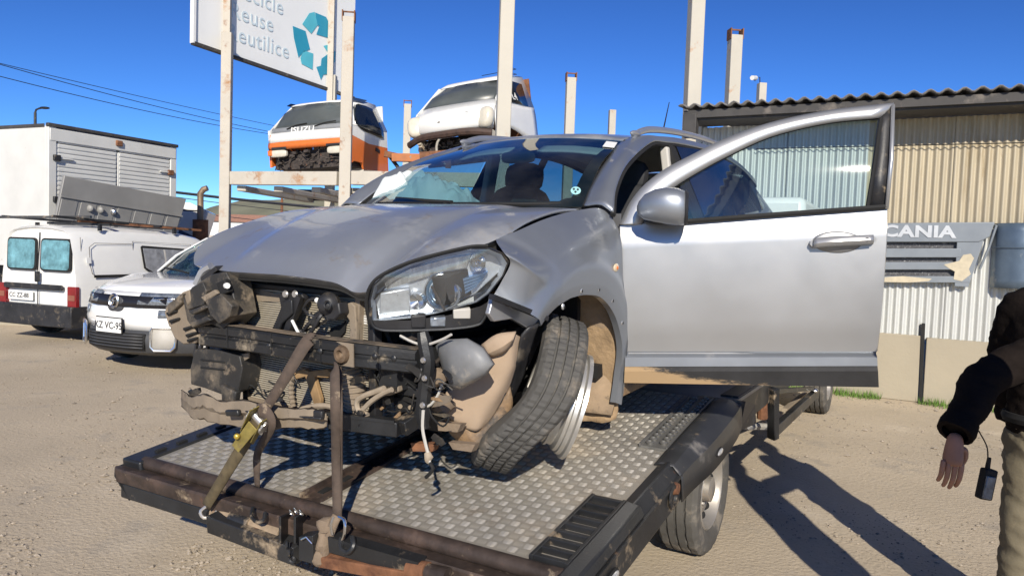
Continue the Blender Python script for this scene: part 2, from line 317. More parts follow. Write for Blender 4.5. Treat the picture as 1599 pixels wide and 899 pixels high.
G().tube([wp(1550, 350), wp(1556, 352, .12), wp(1545, 385, .10), wp(1530, 420, .07)], .012, 6).build('bracket_rod', m_grl, gr)
c0 = wp(1425, 362, .1015); text('maker_letters', 'SCANIA', .175, gr, frame(c0, SD, (0, 0, 1)), M('pale_letters', (.55, .57, .58), .4, .2), .006, .007, 1.04, 1.28)
for P_ in (((1474, 413), (1498, 407), (1504, 398), (1516, 396), (1521, 403), (1513, 420), (1516, 428), (1502, 439), (1489, 436), (1491, 424), (1482, 419)), ((1376, 433), (1410, 431), (1455, 435), (1450, 439), (1420, 441), (1376, 440))): G().prism([wp(*q, .0965) for q in P_], SN * .002).build('bare_patch', M('bare_plastic', (.50, .44, .32), .7, var=.15, vs=12), gr)
m_blue = M('blue_grey_sheet', (.10, .14, .19), .4, .3, var=.15, dirt=((.3, .3, .28), .2, 3))
bp_ = thing('blue_panel', 'curved blue grey sheet metal panel hung at the right of the grille', 'panel', onwall(1575, 400, .06)); BO_ = bp_.location.copy()
a0, a1 = onwall(1552, 349, .03) - BO_, onwall(1640, 349, .03) - BO_; b0 = onwall(1549, 449, .03) - BO_
rows = []
for j in range(9):
    t = j / 8; rr = []
    for k in range(13):
        u = k / 12; rr.append(lerp(a0, a1, u) + V((0, 0, (b0 - a0).z * t)) + SN * (.16 * math.sin(math.pi * u) ** .6 + (.012 if j in (2, 3) else 0)))
    rows.append(rr)
G().grid(rows).build('sheet', m_blue, bp_, solid=.006)
G().tube([r + SN * .01 for r in rows[3]], .008, 6).build('rib', m_blue, bp_)

# ================================================================== rack of beams and posts in the middle distance
def post(px, y, wd, ztop, name, label, mat=m_postr, z0=0, cap=True, grp='steel rack posts'):
    p = aty(px, 300, y); t = thing(name, label, 'post', (p.x, p.y, z0), group=grp)
    build_post(t, V((0, 0, 0)), wd, ztop - z0, mat, cap); return t
def build_post(t, o, wd, h, mat, cap=True, nm='post'):
    a = .12; Rz = rotm('Z', a * 57)
    s = G().box(o + V((0, 0, h / 2)), (wd, wd, h), Rz).build(nm, mat, t, bev=wd * .06)
    if cap:
        for q in (-1, 1): G().box(o + Rz @ V((q * wd * .52, 0, 0)) + V((0, 0, h + wd * .1)), (wd * .1, wd * .9, wd * .9), Rz).build('cap_plate', m_rust, s)
        G().box(o + V((0, 0, h + wd * .5)), (wd * 1.06, wd * .1, wd * .12), Rz).build('cap_strap', m_rust, s)
    return s
Y1, Y2, Y3 = 12.4, 11.9, 11.5
P1, P2, P3 = aty(352, 278, Y1), aty(539, 278, Y2), aty(783, 273, Y3)
zB = P1.z
rack = thing('storage_rack', 'rusty cream steel rack carrying the two cut truck cabs', 'rack', (P2.x, P2.y, 0)); RO = V((P2.x, P2.y, 0))
for p, ht, wd, mt, cp in ((P1, aty(352, 52, Y1).z, .160, m_postr, False), (P2, aty(545, 28, Y2).z, .178, m_postr, True), (P3, 6.6, .215, m_post, False)):
    build_post(rack, V((p.x, p.y, 0)) - RO, wd, ht, mt, cp)
def rb(a, b, w_, h_, nm, mt=m_postr): return G().span(V(a) - RO, V(b) - RO, w_, h_).build(nm, mt, rack, bev=.012)
zb2 = zB
rb((P1.x + .1, P1.y, zb2), (P2.x - .11, P2.y, zb2 + .01), .12, .22, 'beam'); rb((P2.x + .11, P2.y, zb2 + .03), (P3.x - .13, P3.y, zb2 + .03), .12, .22, 'beam')
BK = V((.35, 3.0, 0))
for i in range(7):
    t = (i + .4) / 7; p = lerp(P1, P3, t); rb((p.x, p.y + .06, zb2 - .16), (p.x + BK.x, p.y + BK.y, zb2 - .16), .16, .09, 'joist')
rb((P1.x + BK.x, P1.y + BK.y, zb2 - .05), (P3.x + BK.x, P3.y + BK.y, zb2 - .05), .12, .22, 'beam', m_blackst)
build_post(rack, V((P2.x + BK.x - .5, P2.y + BK.y, 0)) - RO, .2, zb2 - .2, m_blackst, False); build_post(rack, V((P3.x + BK.x, P3.y + BK.y, 0)) - RO, .2, zb2 - .2, m_blackst, False)
# rusty scrap lying on the rack
sc_ = thing('rusted_frame', 'heap of rusted orange chassis bars lying between the two cabs', 'scrap', aty(632, 262, 12.6)); q0 = sc_.location.copy()
for a, b, wd, mt in (((600, 240), (655, 252), .10, m_rust), ((612, 246), (700, 248), .13, M('orange_steel', (.42, .15, .05), .7, var=.3, vs=4, dirt=(RUST, .4, 4))), ((604, 238), (622, 262), .05, m_blackst), ((640, 243), (646, 262), .08, m_postr), ((655, 243), (740, 236), .10, m_rust), ((700, 236), (700, 262), .09, m_rust)):
    G().span(aty(*a, 12.6) - q0, aty(*b, 12.7) - q0, wd, wd).build('frame_bar', mt, sc_)
# other posts behind
post(1074, 10.9, .20, 6.6, 'rack_post', 'tallest cream post, rising beside the shed corner', m_post, cap=False)
post(633, 20, .19, aty(633, 163, 20).z, 'rack_post', 'thin pale post between the two truck cabs', m_post)
post(885, 15, .185, aty(885, 122, 15).z, 'rack_post', 'capped pale post standing right of the white cab, above the car roof', m_post)
post(951, 22, .19, aty(951, 172, 22).z, 'rack_post', 'shortest rusty post just left of the roof antenna', m_postr, cap=False)
post(1136, 13.5, .21, aty(1136, 56, 13.5).z, 'rack_post', 'cream post with rusty open cap right of the tallest post', m_post)
pc = post(1181, 20, .2, aty(1181, 130, 20).z, 'rack_post', 'pale post above the shed roof with a small security camera on top', m_post, cap=False)
cmr = thing('security_camera', 'small white security camera on top of the post above the shed roof', 'camera', aty(1178, 123, 19.9)); 
G().cyl((-.12, -.2, -.03), (.05, .05, .03), .06, .06, 10).build('housing', m_white, cmr); G().tube([(.03, .05, -.05), (.07, .08, .06), (.16, .06, .05), (.17, .05, -.15)], .014, 6).build('cable_loop', m_dark, cmr)

# ================================================================== billboard
m_sign = M('sign_white', (.82, .83, .81), .5, var=.03, vs=1.5, dirt=((.6, .55, .45), .10, 2))
m_sgt = M('faded_letters', (.56, .66, .71), .6, var=.04); m_teal = M('teal_print', (.03, .30, .44), .5, var=.10, vs=2); m_teal2 = M('light_teal_print', (.10, .48, .58), .5, var=.10, vs=2)
A_, B_ = V((-5.22, 12.07, 0)), V((-3.42, 15.6, 0)); BDr = (B_ - A_).normalized(); BNr = V((BDr.y, -BDr.x, 0))
sg = thing('billboard', 'large white recycling billboard with pale lettering and teal arrow symbol', 'billboard', A_)
def onsign(px, py, off=0): return onplane(px, py, A_ + BNr * off, BNr) - A_
bot0, bot1 = onsign(296, 66), onsign(540, 150); zb_ = (bot0.z + bot1.z) / 2; ln = (B_ - A_).length
G().prism([BDr * 0 + V((0, 0, bot0.z)), BDr * ln + V((0, 0, bot1.z)), BDr * ln + V((0, 0, bot0.z + 2.6)), V((0, 0, bot0.z + 2.6))], BNr * -.06).build('board', m_sign, sg)
G().span(V((0, 0, bot0.z)), BDr * ln + V((0, 0, bot1.z)), .09, .05).build('frame_edge', m_fasc, sg); G().span(V((0, 0, bot0.z)), V((0, 0, bot0.z + 2.6)), .08, .05, BDr).build('frame_edge', m_white, sg)
for s, px, py, sz in (('Reutilice', 405, 66, .385), ('Reuse', 394, 28, .385), ('Recicle', 404, -2, .385)):
    text('sign_text', s, sz, sg, frame(onsign(px, py, .008), BDr, (0, 0, 1)), m_sgt, .002, .001, 1.07, 1.0)
for polys, mt in (([(472, 38), (483, 21), (491, 19), (496, 39), (486, 53)], m_teal2), ([(492, 20), (509, 27), (515, 39), (514, 60), (494, 54), (499, 40), (496, 41)], m_teal), ([(457, 41), (477, 49), (484, 77), (472, 83), (466, 90), (459, 60)], m_teal), ([(469, 91), (474, 79), (489, 84), (488, 109), (471, 100)], m_teal2), ([(501, 103), (502, 92), (513, 84), (514, 116), (505, 117), (501, 125), (494, 105)], m_teal), ([(505, 72), (514, 70), (524, 82), (523, 97), (516, 104), (513, 84)], m_teal2)):
    G().prism([onsign(*p, .006) for p in polys], BNr * .004).build('arrow_piece', mt, sg)
for px, py, y in ((355, 30, 12.58), (517, 60, 14.9)):
    p = aty(px, py, y) - A_; G().box((p.x, p.y, zb_ + 1.0), (.11, .11, 3.6), rotm('Z', 7)).build('sign_post', m_postr, sg)
p = aty(517, 200, 15.0) - A_; G().box((p.x, p.y, aty(517, 118, 15.0).z / 2), (.17, .17, aty(517, 118, 15.0).z)).build('sign_post', m_post, sg, bev=.01)
# ================================================================== cut truck cabs on the rack
m_orange = M('orange_paint', (.72, .17, .03), .4, var=.06, coat=.3, dirt=(DUST, .14, 4)); m_bluep = M('navy_paint_and_shadow', (.03, .06, .14), .4, var=.1, coat=.3)
m_wscr = M('dusty_cab_glass', (.075, .085, .085), .35, var=.15, vs=2); m_blackg = M('black_glass', (.012, .015, .018), .08, var=.2)
m_lamp = M('lamp_cream', (.62, .58, .48), .25, var=.1, coat=.6); m_grime = M('engine_grime', (.05, .04, .035), .8, var=.6, vs=14, dirt=[(RUST, .25, 12), ((.35, .3, .24), .2, 16)])
def junk(g, x0, x1, y0, y1, z0, z1, n, rnd, a=.02, b=.07):
    for _ in range(n):
        c = V((rnd.uniform(x0, x1), rnd.uniform(y0, y1), rnd.uniform(z0, z1)))
        if rnd.random() < .5: g.box(c, (rnd.uniform(a, b), rnd.uniform(a, b * 1.6), rnd.uniform(a, b)), Matrix.Rotation(rnd.uniform(-.6, .6), 3, V((rnd.random(), rnd.random(), rnd.random() + .01)).normalized()))
        else:
            d = V((rnd.uniform(-1, 1) * .3, rnd.uniform(-1, 1), rnd.uniform(-1, 1))).normalized() * rnd.uniform(b, b * 4)
            g.tube(cr([c - d / 2, c + V((0, rnd.uniform(-.04, .04), rnd.uniform(-.06, .03))), c + d / 2], 5), rnd.uniform(a * .3, a * .7), 6)
# cab frame: x back, y to the right of the picture, z up
def cabM(p, yaw, roll, pitch, s=1.): return Matrix.Translation(p) @ Matrix.Rotation(-yaw, 4, 'Z') @ Matrix(((0, 1, 0, 0), (1, 0, 0, 0), (0, 0, 1, 0), (0, 0, 0, 1))) @ Matrix.Rotation(roll, 4, 'X') @ Matrix.Rotation(pitch, 4, 'Y') @ Matrix.Scale(s, 4)
def skin(prof, W, tw, name, mat, par, inset=0, **k):     # prof: (x, z, half width) strip swept from side to side with rounded ends
    rows = []
    for x, z, hw in prof:
        rows.append([V((x + tw * (abs(t) ** 3), hw * t, z)) for t in (-1, -.92, -.7, -.35, 0, .35, .7, .92, 1)])
    return G().grid(rows).build(name, mat, par, smooth=50, solid=.02, **k)
iz = thing('truck_cab', 'orange and white cut truck cab with black windscreen on the rack', 'truck cab', M=cabM(aty(480, 266, 13.8), R_(19), R_(3), R_(-3), .98))
hw = .90
skin([(.0, .42, hw), (-.02, .50, hw), (.0, .56, hw)], 0, .10, 'orange_band', m_orange, iz)
skin([(.0, .56, hw), (.03, .68, hw), (.06, .74, hw)], 0, .10, 'front_panel', m_white, iz)
skin([(.06, .74, hw), (.10, .82, hw - .01), (.12, .84, hw - .01)], 0, .10, 'cowl_strip', M('cab_grey', (.22, .23, .24), .5), iz)
skin([(.12, .84, hw - .01), (.22, 1.0, hw - .05), (.34, 1.16, hw - .12), (.50, 1.30, hw - .22)], 0, .16, 'windscreen', m_wscr, iz)
skin([(.50, 1.30, hw - .22), (.60, 1.345, hw - .25), (.95, 1.37, hw - .25), (1.45, 1.35, hw - .25)], 0, .08, 'roof', m_white, iz)
sy = lambda z: hw - max(0, z - .80) * .42
for s in (-1, 1):
    G().prism([V((.10, s * hw, .42)), V((.10, s * hw, .72)), V((1.5, s * hw, .72)), V((1.5, s * hw, .0)), V((.55, s * hw, .0)), V((.48, s * hw, .12)), V((.2, s * hw, .14)), V((.1, s * hw, .1))], (0, -s * .05, 0)).build('lower_side', m_orange, iz)
    G().prism([V((.10, s * (hw + .002), .62)), V((.10, s * (hw + .002), .80)), V((1.5, s * (hw + .002), .80)), V((1.5, s * (hw + .002), .48)), V((.75, s * (hw + .002), .50))], (0, -s * .05, 0)).build('side_stripe', m_white, iz)
    G().grid([[V((.16, s * hw, .80)), V((.6, s * hw, .80)), V((1.5, s * hw, .80))], [V((.64, s * sy(1.345), 1.335)), V((.9, s * sy(1.345), 1.36)), V((1.47, s * sy(1.345), 1.345))]]).build('upper_side', m_white, iz, solid=.03)
    wr_ = []
    for j in range(9):
        r_ = []
        for x, za, zb3 in ((.30, .83, .90), (.42, .77, 1.05), (.60, .72, 1.23), (.72, .71, 1.265), (1.0, .68, 1.265), (1.22, .65, 1.24), (1.32, .66, 1.18)): z = lerp(za, zb3, j / 8); r_.append(V((x, s * (sy(z) + .020), z)))
        wr_.append(r_)
    G().grid(wr_).build('side_window', m_blackg, iz, solid=.010)
    G().prism([V((.50, s * (sy(1.30) + .02), 1.30)), V((.62, s * (sy(1.35) + .03), 1.36)), V((1.1, s * (sy(1.36) + .03), 1.375)), V((.9, s * (sy(1.30) + .02), 1.31))], (0, s * .02, .012)).build('roof_trim', m_bluep, iz)
    G().box((1.08, s * (hw + .006), .40), (.16, .02, .07), rotm('Y', 12)).build('door_handle', m_blackpl, iz, bev=.008)
    o = G().blob((.03, s * .63, .345), (.05, .19, .07), 8, e=.5).build('headlamp', m_lamp, iz); G().box((.02, s * .80, .36), (.10, .09, .10)).build('indicator', m_orange, o, bev=.01)
    G().box((-.005, s * .60, .44), (.03, .33, .05)).build('lamp_trim', m_blackpl, iz, bev=.01)
rnd = random.Random(5); g = G(); junk(g, .02, .25, -.75, .75, .10, .40, 90, rnd); g.box((.5, 0, .22), (.7, 1.6, .34)); g.build('engine_clutter', m_grime, iz, smooth=40)
for yy, ln in ((-.25, .42), (.35, .48)):
    G().tube(cr([(.08, yy - ln / 2, .80), (.09, yy, .86), (.12, yy + ln / 2, .885)], 6), .012, 6).build('wiper', m_dark, iz)
text('maker_letters', 'ISUZU', .15, iz, frame((.058, -.1, .765), (0, 1, 0), (.3, 0, 1)), m_white, .004, .003, 1.05, 1.2)
G().box((1.49, 0, .66), (.02, 1.66, 1.3)).build('rear_wall', m_white, iz)

wv = thing('van_cab', 'white cut van front end with its hole for the engine open, on the rack', 'van cab', M=cabM(aty(702, 254, 14.4), R_(26), R_(5), R_(-9), 1.07))
hw = .92
m_vw = m_white
skin([(.06, .52, .80), (.0, .60, .84), (.02, .74, .86), (.12, .88, .84), (.34, 1.02, .80)], 0, .26, 'bonnet', m_vw, wv)
skin([(.34, 1.02, .80), (.62, 1.24, .72), (1.0, 1.42, .62)], 0, .26, 'windscreen', m_wscr, wv)
skin([(1.0, 1.42, .62), (1.3, 1.51, .64), (1.9, 1.50, .70)], 0, .08, 'roof', m_vw, wv)
for s in (-1, 1):
    G().grid(dense([[V((.32, s * .84, .50)), V((.8, s * .90, .50)), V((1.4, s * .92, .30)), V((1.95, s * .92, .1))], [V((.30, s * .86, .72)), V((.8, s * .91, .72)), V((1.4, s * .92, .68)), V((1.95, s * .92, .66))], [V((.46, s * .84, .96)), V((.8, s * .88, .94)), V((1.4, s * .90, .90)), V((1.95, s * .90, .88))]], 9, 6)).build('wing', m_vw, wv, solid=.02)
    G().add([V((.46, s * .84, .96)), V((1.95, s * .90, .88)), V((1.95, s * .72, 1.49)), V((1.15, s * .70, 1.44)), V((.56, s * .78, 1.05))], [(0, 1, 2, 3, 4)]).build('upper_side', m_vw, wv, solid=.02)
    G().add([V((.98, s * .885, .98)), V((1.72, s * .89, .90)), V((1.72, s * .795, 1.34)), V((1.36, s * .765, 1.38)), V((.98, s * .80, 1.22))], [(0, 1, 2, 3, 4)]).build('side_window', m_blackg, wv, solid=.012)
    G().add([V((.70, s * .865, 1.0)), V((.92, s * .88, .98)), V((.92, s * .81, 1.20)), V((.84, s * .82, 1.16))], [(0, 1, 2, 3)]).build('quarter_window', m_blackg, wv, solid=.012)
    G().blob((.20, s * .72, .70), (.11, .17, .20), 10, rotm('Z', s * 24) @ rotm('Y', 22), e=.75).build('headlamp', m_lamp, wv)
    for zz in (.3, .42): G().box((.35, s * .74, zz), (.2, .07, .12), rotm('Y', 20)).build('bumper_mount', m_postr, wv)
G().tube(cr([(.10, -.86, .40), (-.02, -.5, .49), (-.05, 0, .50), (-.02, .5, .49), (.10, .86, .42)], 12), .055, 8, 1.2).build('cross_bar', M('brown_bar', (.055, .032, .024), .7, var=.4, vs=10), wv)
rnd = random.Random(9); g = G(); junk(g, .10, .3, -.6, .6, .02, .40, 80, rnd); g.build('engine_clutter', m_grime, wv, smooth=40)
G().box((.62, 0, .2), (.6, 1.3, .5)).build('engine_bay', m_dark, wv)
G().tube(cr([(.02, .10, .50), (-.04, -.14, .42), (-.02, -.22, .18), (.05, -.08, -.05)], 10), .022, 7).build('hose', m_post, wv)
G().box((1.97, 0, .75), (.03, 1.7, 1.4)).build('rear_wall', m_rust, wv)
text('painted_mark', '57', .17, wv, frame((.085, .36, .80), (0, 1, 0), (.55, 0, 1)), M('faint_grey', (.55, .56, .55), .5), .003); G().blob((.022, -.12, .72), (.012, .06, .025), 6).build('badge', m_grime, wv)
text('window_mark', 'L4', .22, wv, frame((1.2, .86, 1.08), (1, 0, -.05), (0, -.35, 1)), M('chalk', (.7, .7, .68), .9), .003)
for k in range(3): G().tube([(1.5, .5, 1.55 + k * .1), (2.2, .5, 1.5 + k * .1), (2.25, -.3, 1.5 + k * .1)], .007, 5).build('rack_wire', m_blackst, wv)

# ================================================================== box truck at the left edge
TC, TR = aty(76, 187, 12.6), aty(276, 233, 15.0)
TX = V((TR.x - TC.x, TR.y - TC.y, 0)).normalized(); TL = V((-TX.y, TX.x, 0)); TN = -TL      # TX along the rear, TL forward (away to the left)
zT = (TC.z + TR.z) / 2; TW = ((TR - TC).xy).length
bt = thing('box_truck', 'tall white box truck with ribbed rear doors at the left edge', 'truck', (TC.x, TC.y, 0))
def tb(s, f, z): return TX * s + TL * f + V((0, 0, z))
def tbox(s0, s1, f0, f1, z0, z1, nm, mt, par=bt, bev=.01): return G().prism([tb(s0, f0, z0), tb(s1, f0, z0), tb(s1, f1, z0), tb(s0, f1, z0)], (0, 0, z1 - z0)).build(nm, mt, par, bev=bev)
tbox(0, TW, .08, 6.5, .95, zT - .03, 'cargo_box', m_whitebox)
for a, b in ((.14, TW / 2 - .01), (TW / 2 + .01, TW - .14)):
    d = tbox(a, b, .02, .075, 1.05, zT - .30, 'rear_door', m_whitebox)
    for k in range(27): tbox(a + .03, b - .03, .008, .022, 1.1 + k * .079, 1.1 + k * .079 + .052, 'door_rib', m_whitebox, d, bev=.004)
tbox(0, .14, 0, .09, .9, zT, 'corner_post', m_whitebox); tbox(TW - .14, TW, 0, .09, .9, zT, 'corner_post', m_whitebox); tbox(.02, TW - .02, -.01, .09, zT - .27, zT - .06, 'header', m_whitebox)
tbox(-.02, TW + .02, -.03, .05, zT - .04, zT + .02, 'roof_edge', m_fasc); tbox(-.012, .0, .1, 6.5, zT - .05, zT + .01, 'roof_edge', m_fasc)
for k, (s, z) in enumerate(((.13, zT - .55), (.13, zT - 1.25), (TW - .16, zT - .55), (TW / 2, zT - .14))):
    h = tbox(s - .06, s + .06, -.05, 0, z - .05, z + .05, 'hinge', m_rust if k > 1 else m_blackst)
    if k < 3: tbox(s, s + (.3 if k < 2 else -.25), -.03, 0, z - .015, z + .015, 'hinge_strap', m_whitebox, h)
tbox(.3, TW - .3, .1, 6.4, .55, .94, 'chassis', m_blackst)
def wheel_simple(par, c, ax, r, w_, nm='wheel', tm=m_rubber, rm=m_whitebox):
    ax = V(ax).normalized(); c = V(c)
    t = G().lathe([(r * .6, -w_ / 2), (r * .92, -w_ / 2), (r, -w_ * .36), (r, w_ * .36), (r * .92, w_ / 2), (r * .6, w_ / 2)], c, ax, 28).build(nm, tm, par)
    G().lathe([(.001, w_ * .30), (r * .2, w_ * .34), (r * .25, w_ * .2), (r * .5, w_ * .22), (r * .6, w_ * .45)], c, ax, 24).build('rim', rm, t); return t
for s in (.25, TW - .25):
    for f in (1.2, 5.6): wheel_simple(bt, tb(s, f, .42), TX * (-1 if s < 1 else 1), .42, .28)
m_lift = M('grey_lift_plate', (.27, .265, .25), .6, .2, var=.10, vs=2, dirt=((.4, .37, .32), .22, 2.2))
cy = TC.y - .25
LP = [aty(*p, y) - V((TC.x, TC.y, 0)) for p, y in (((101, 274), cy), ((291, 311), cy + 2.1), ((268, 392), cy + 1.9), ((80, 372), cy - .15))]
nn = (LP[1] - LP[0]).cross(LP[3] - LP[0]).normalized()
lf = G().prism(LP, nn * .06).build('tail_lift', m_lift, bt, bev=.01); lf['label'] = 'dented grey steel tail lift plate folded against the doors'
fold = lambda u, t, o: lerp(lerp(LP[0], LP[1], u), lerp(LP[3], LP[2], u), t) - nn * o * (1 if nn.y > 0 else -1)
G().span(fold(0, .33, .02), fold(1, .33, .02), .03, .03).build('lift_rib', m_lift, lf)
for k in range(7): G().prism([fold(k / 7 + .012, .37, .012), fold(k / 7 + .13, .37, .012), fold(k / 7 + .13, .95, .012), fold(k / 7 + .012, .95, .012)], nn * .02).build('lift_panel', m_lift, lf, bev=.006)
for u in (.22, .30, .40): G().blob(fold(u, .45, .03), (.06, .03, .06), 6).build('lift_boss', m_chrome if u > .35 else m_lift, lf)
# second truck behind: white nose, dark blue shadow painted on its lower half and an exhaust stack
t2 = thing('stack_truck', 'white truck, its shadow painted blue, with an upright exhaust stack behind the van', 'truck', (aty(280, 400, 17.5).x, 17.5, 0)); o2 = t2.location.copy()
q = [aty(*p, 17.5) - o2 for p in ((150, 300), (290, 312), (325, 325), (312, 356), (150, 330))]
G().prism([aty(*p, 17.5) - o2 for p in ((170, 312), (296, 316), (326, 330), (306, 392), (170, 392))], (-.7, 2.2, 0)).build('cab', m_white, t2, bev=.03)
G().prism([aty(*p, 17.48) - o2 for p in ((280, 358), (312, 374), (306, 420), (262, 420))], (.0, .01, 0)).build('blue_shadow', m_bluep, t2)
G().prism([aty(*p, 17.5) - o2 for p in ((170, 392), (306, 392), (306, 440), (170, 440))], (-.7, 2.2, 0)).build('cab_base', m_bluep, t2)
for s in (0, 1): wheel_simple(t2, V((-1.2 + s * 1.4, .4, .5)), (1, 0, 0), .5, .3)
a, b, c, d = (aty(*p, 17.2) - o2 for p in ((313, 400), (313, 343), (313, 302), (321, 295)))
st = G().cyl(a, b, .17, .17, 18).build('exhaust_stack', m_rust, t2); G().tube([b, b + V((0, 0, .05)), lerp(b, c, .5), c, c + (d - c) * .6 + V((0, 0, .03)), d + V((.04, 0, .02))], [.075, .075, .07, .07, .07, .065], 12).build('exhaust_pipe', M('stained_pipe', (.30, .22, .15), .5, .5, var=.3, vs=3), st)
G().cyl(b - V((0, 0, .02)), b, .18, .10, 18).build('stack_cap', m_rust, st); G().span(b + V((-.9, 0, .2)), b + V((0, 0, .2)), .03, .03).build('mirror_arm', m_dark, t2)

# ================================================================== low wall, orange fence, far sign, houses, lines, lamp
lw = thing('low_wall', 'low beige block wall behind the white panel van', 'wall', aty(20, 515, 12.2)); G().box((-2, .2, .18), (8, .2, .75)).build('wall_face', m_conc, lw)
m_or = M('orange_rail', (.55, .20, .03), .6, var=.2)
fn = thing('orange_fence', 'orange railed fence with dark bars behind the trucks', 'fence', (aty(300, 400, 21).x, 21, 0)); o3 = fn.location.copy()
for z in (1.25, .3): G().span((-9, 0, z), (4, 0, z), .06, .05).build('rail', m_or, fn)
for k in range(60): G().span((-9 + k * .22, 0, .1), (-9 + k * .22, 0, 1.25), .03, .03, (1, 0, 0)).build('bar', m_dark, fn)
sb = thing('roadside_sign', 'small white sign board with grey capitals beyond the yard', 'sign', (aty(338, 362, 45).x, 45, 0)); o4 = sb.location.copy()
a, b = aty(316, 345, 45) - o4, aty(385, 369, 45) - o4; G().box(((a.x + b.x) / 2, 0, (a.z + b.z) / 2), (b.x - a.x, .12, a.z - b.z)).build('board', m_white, sb); G().box(((a.x + b.x) / 2, 0, a.z - .02), (b.x - a.x + .1, .16, .06)).build('board_edge', m_fasc, sb)
G().cyl((0, .06, 0), (0, .06, b.z), .08).build('sign_leg', m_blackst, sb)
text('board_letters', 'ANC', .75, sb, frame(((a.x + b.x) / 2 - .1, -.065, (a.z + b.z) / 2), (1, 0, 0), (0, 0, 1)), m_sgt, .002)
m_h1 = M('pale_house', (.55, .50, .44), .8, var=.1); m_h2 = M('tiled_roof', (.32, .17, .12), .8, var=.2); m_bush = M('bush', (.06, .10, .03), .9, var=.5, vs=3)
for k, (px, y, w_, h_, lab) in enumerate(((392, 120, 6, 4.0, 'nearest pale house below the hill, left of the rack post foot'), (425, 150, 8, 5.0, 'pale low house below the hill, second from the left'), (500, 170, 9, 4.8, 'pale house beneath the hill seen under the rack'), (330, 160, 7, 5.2, 'far pale house above the small white sign'))):
    p = aty(px, 340, y); hs = thing('house', lab, 'house', (p.x, y, 0), .2 * k, group='far houses')
    G().box((0, 0, h_ / 2), (w_, 5, h_)).build('wall', m_h1, hs); G().prism([V((-w_ / 2 - .3, -2.9, h_)), V((-w_ / 2 - .3, 2.9, h_)), V((-w_ / 2 - .3, 0, h_ + 1.5))], (w_ + .6, 0, 0)).build('roof', m_h2, hs)
    for s in (-1, 1): G().box((s * w_ * .25, -2.52, h_ * .6), (1.1, .06, 1.2)).build('window', m_blackg, hs)
rb_ = random.Random(11)
for px, y, s, lab in ((400, 60, 1.6, 'green bush below the small white sign'), (345, 70, 1.4, 'green bush left of the rack post foot')):
    p = aty(px, 375, y); bs = thing('bush', lab, 'bush', (p.x, y, 0)); g = G()
    for _ in range(900):
        d = V((rb_.gauss(0, 1), rb_.gauss(0, 1), rb_.gauss(0, 1))).normalized() * s * rb_.random() ** .4; d = V((d.x * 1.3, d.y, abs(d.z) * .9)); e = V((rb_.gauss(0, 1), rb_.gauss(0, 1), rb_.gauss(0, 1))).normalized() * .16; f_ = e.cross(V((rb_.random(), rb_.random(), 1))).normalized() * .08
        g.add([d - e, d + f_, d + e, d - f_], [(0, 1, 2, 3)])
    g.build('foliage', m_bush, bs, smooth=0, norm=False); G().cyl((0, 0, 0), (0, 0, s * .6), .09, .05, 8).build('stem', m_fasc, bs)
m_wire = M('cable', (.02, .022, .03), .6)
def wire(a, b, y0, y1, r, sag, lab, nm='power_cable'):
    p, q = aty(*a, y0), aty(*b, y1); o = thing(nm, lab, 'cable', p, group='overhead cables')
    G().tube([lerp(p, q, k / 16) - p - V((0, 0, sag * 4 * (k / 16) * (1 - k / 16))) for k in range(17)], r, 5).build('strand', m_wire, o)
wire((-120, 66), (470, 215), 26, 46, .016, .25, 'topmost of the thin cables crossing the sky at upper left'); wire((-120, 70), (470, 205), 26.5, 46.5, .014, .1, 'second of the thin cables crossing the sky at upper left'); wire((-120, 88), (470, 216), 26, 46, .016, .3, 'lowest of the thin cables crossing the sky at upper left')
wire((150, 285), (760, 345), 24, 24, .045, .1, 'thick black cable running behind the trucks and under the rack')
wire((200, 297), (700, 350), 40, 40, .02, .2, 'thin cable just under the thick black one'); wire((200, 318), (700, 368), 40, 40, .02, .2, 'lowest thin cable low behind the rack')
lp_ = thing('street_lamp', 'grey street lamp rising behind the box truck', 'street lamp', (aty(55, 180, 40).x, 40, 0)); tp = aty(56, 176, 40)
G().cyl((0, 0, 0), (0, 0, tp.z), .12, .07, 10).build('pole', m_blackst, lp_); G().tube([(0, 0, tp.z), (.05, 0, tp.z + .15), (.2, 0, tp.z + .22), (.35, 0, tp.z + .25)], .05, 8).build('arm', m_blackst, lp_); G().blob((.5, 0, tp.z + .26), (.28, .13, .07), 8).build('lamp_head', m_blackst, lp_)
pl = thing('utility_pole', 'thin rusty utility pole seen under the rack before the hill', 'pole', (aty(440, 330, 60).x, 60, 0)); G().cyl((0, 0, 0), (0, 0, aty(440, 300, 60).z), .13, .1, 8).build('pole', m_rust, pl); G().span((-.8, 0, aty(440, 305, 60).z), (.8, 0, aty(440, 305, 60).z), .1, .1).build('cross_arm', m_rust, pl)
# ================================================================== white panel van
m_plate = M('number_plate', (.80, .80, .77), .5, var=.04); m_ink = M('plate_ink', (.03, .03, .035), .6); m_red = M('red_lens', (.22, .012, .015), .2, var=.2, coat=.6)
m_foil = M('foil_screen', (.20, .42, .46), .35, .4, var=.5, vs=7); m_curt = M('grey_curtain', (.24, .25, .27), .8, var=.35, vs=9)
van = thing('panel_van', 'white panel van seen from behind with roof ladder rack, parked by the box truck', 'van', M=cabM(V((-6.82, 10.72, 0)), R_(20), 0, 0) @ Matrix.Diagonal((1.18, .96, 1, 1)))
def vsec(x, hw, z0, zm, zt):
    half = [(-hw * .90, z0), (-hw, z0 + .10), (-hw, zm - .12), (-hw * .985, zm), (-hw * .92, lerp(zm, zt, .45)), (-hw * .845, lerp(zm, zt, .80)), (-hw * .79, zt - .05), (-hw * .66, zt - .008), (-hw * .3, zt + .025)]
    p = half + [(0, zt + .03)] + [(-a, b) for a, b in half[::-1]]
    return [V((x, a, b)) for a, b in p]
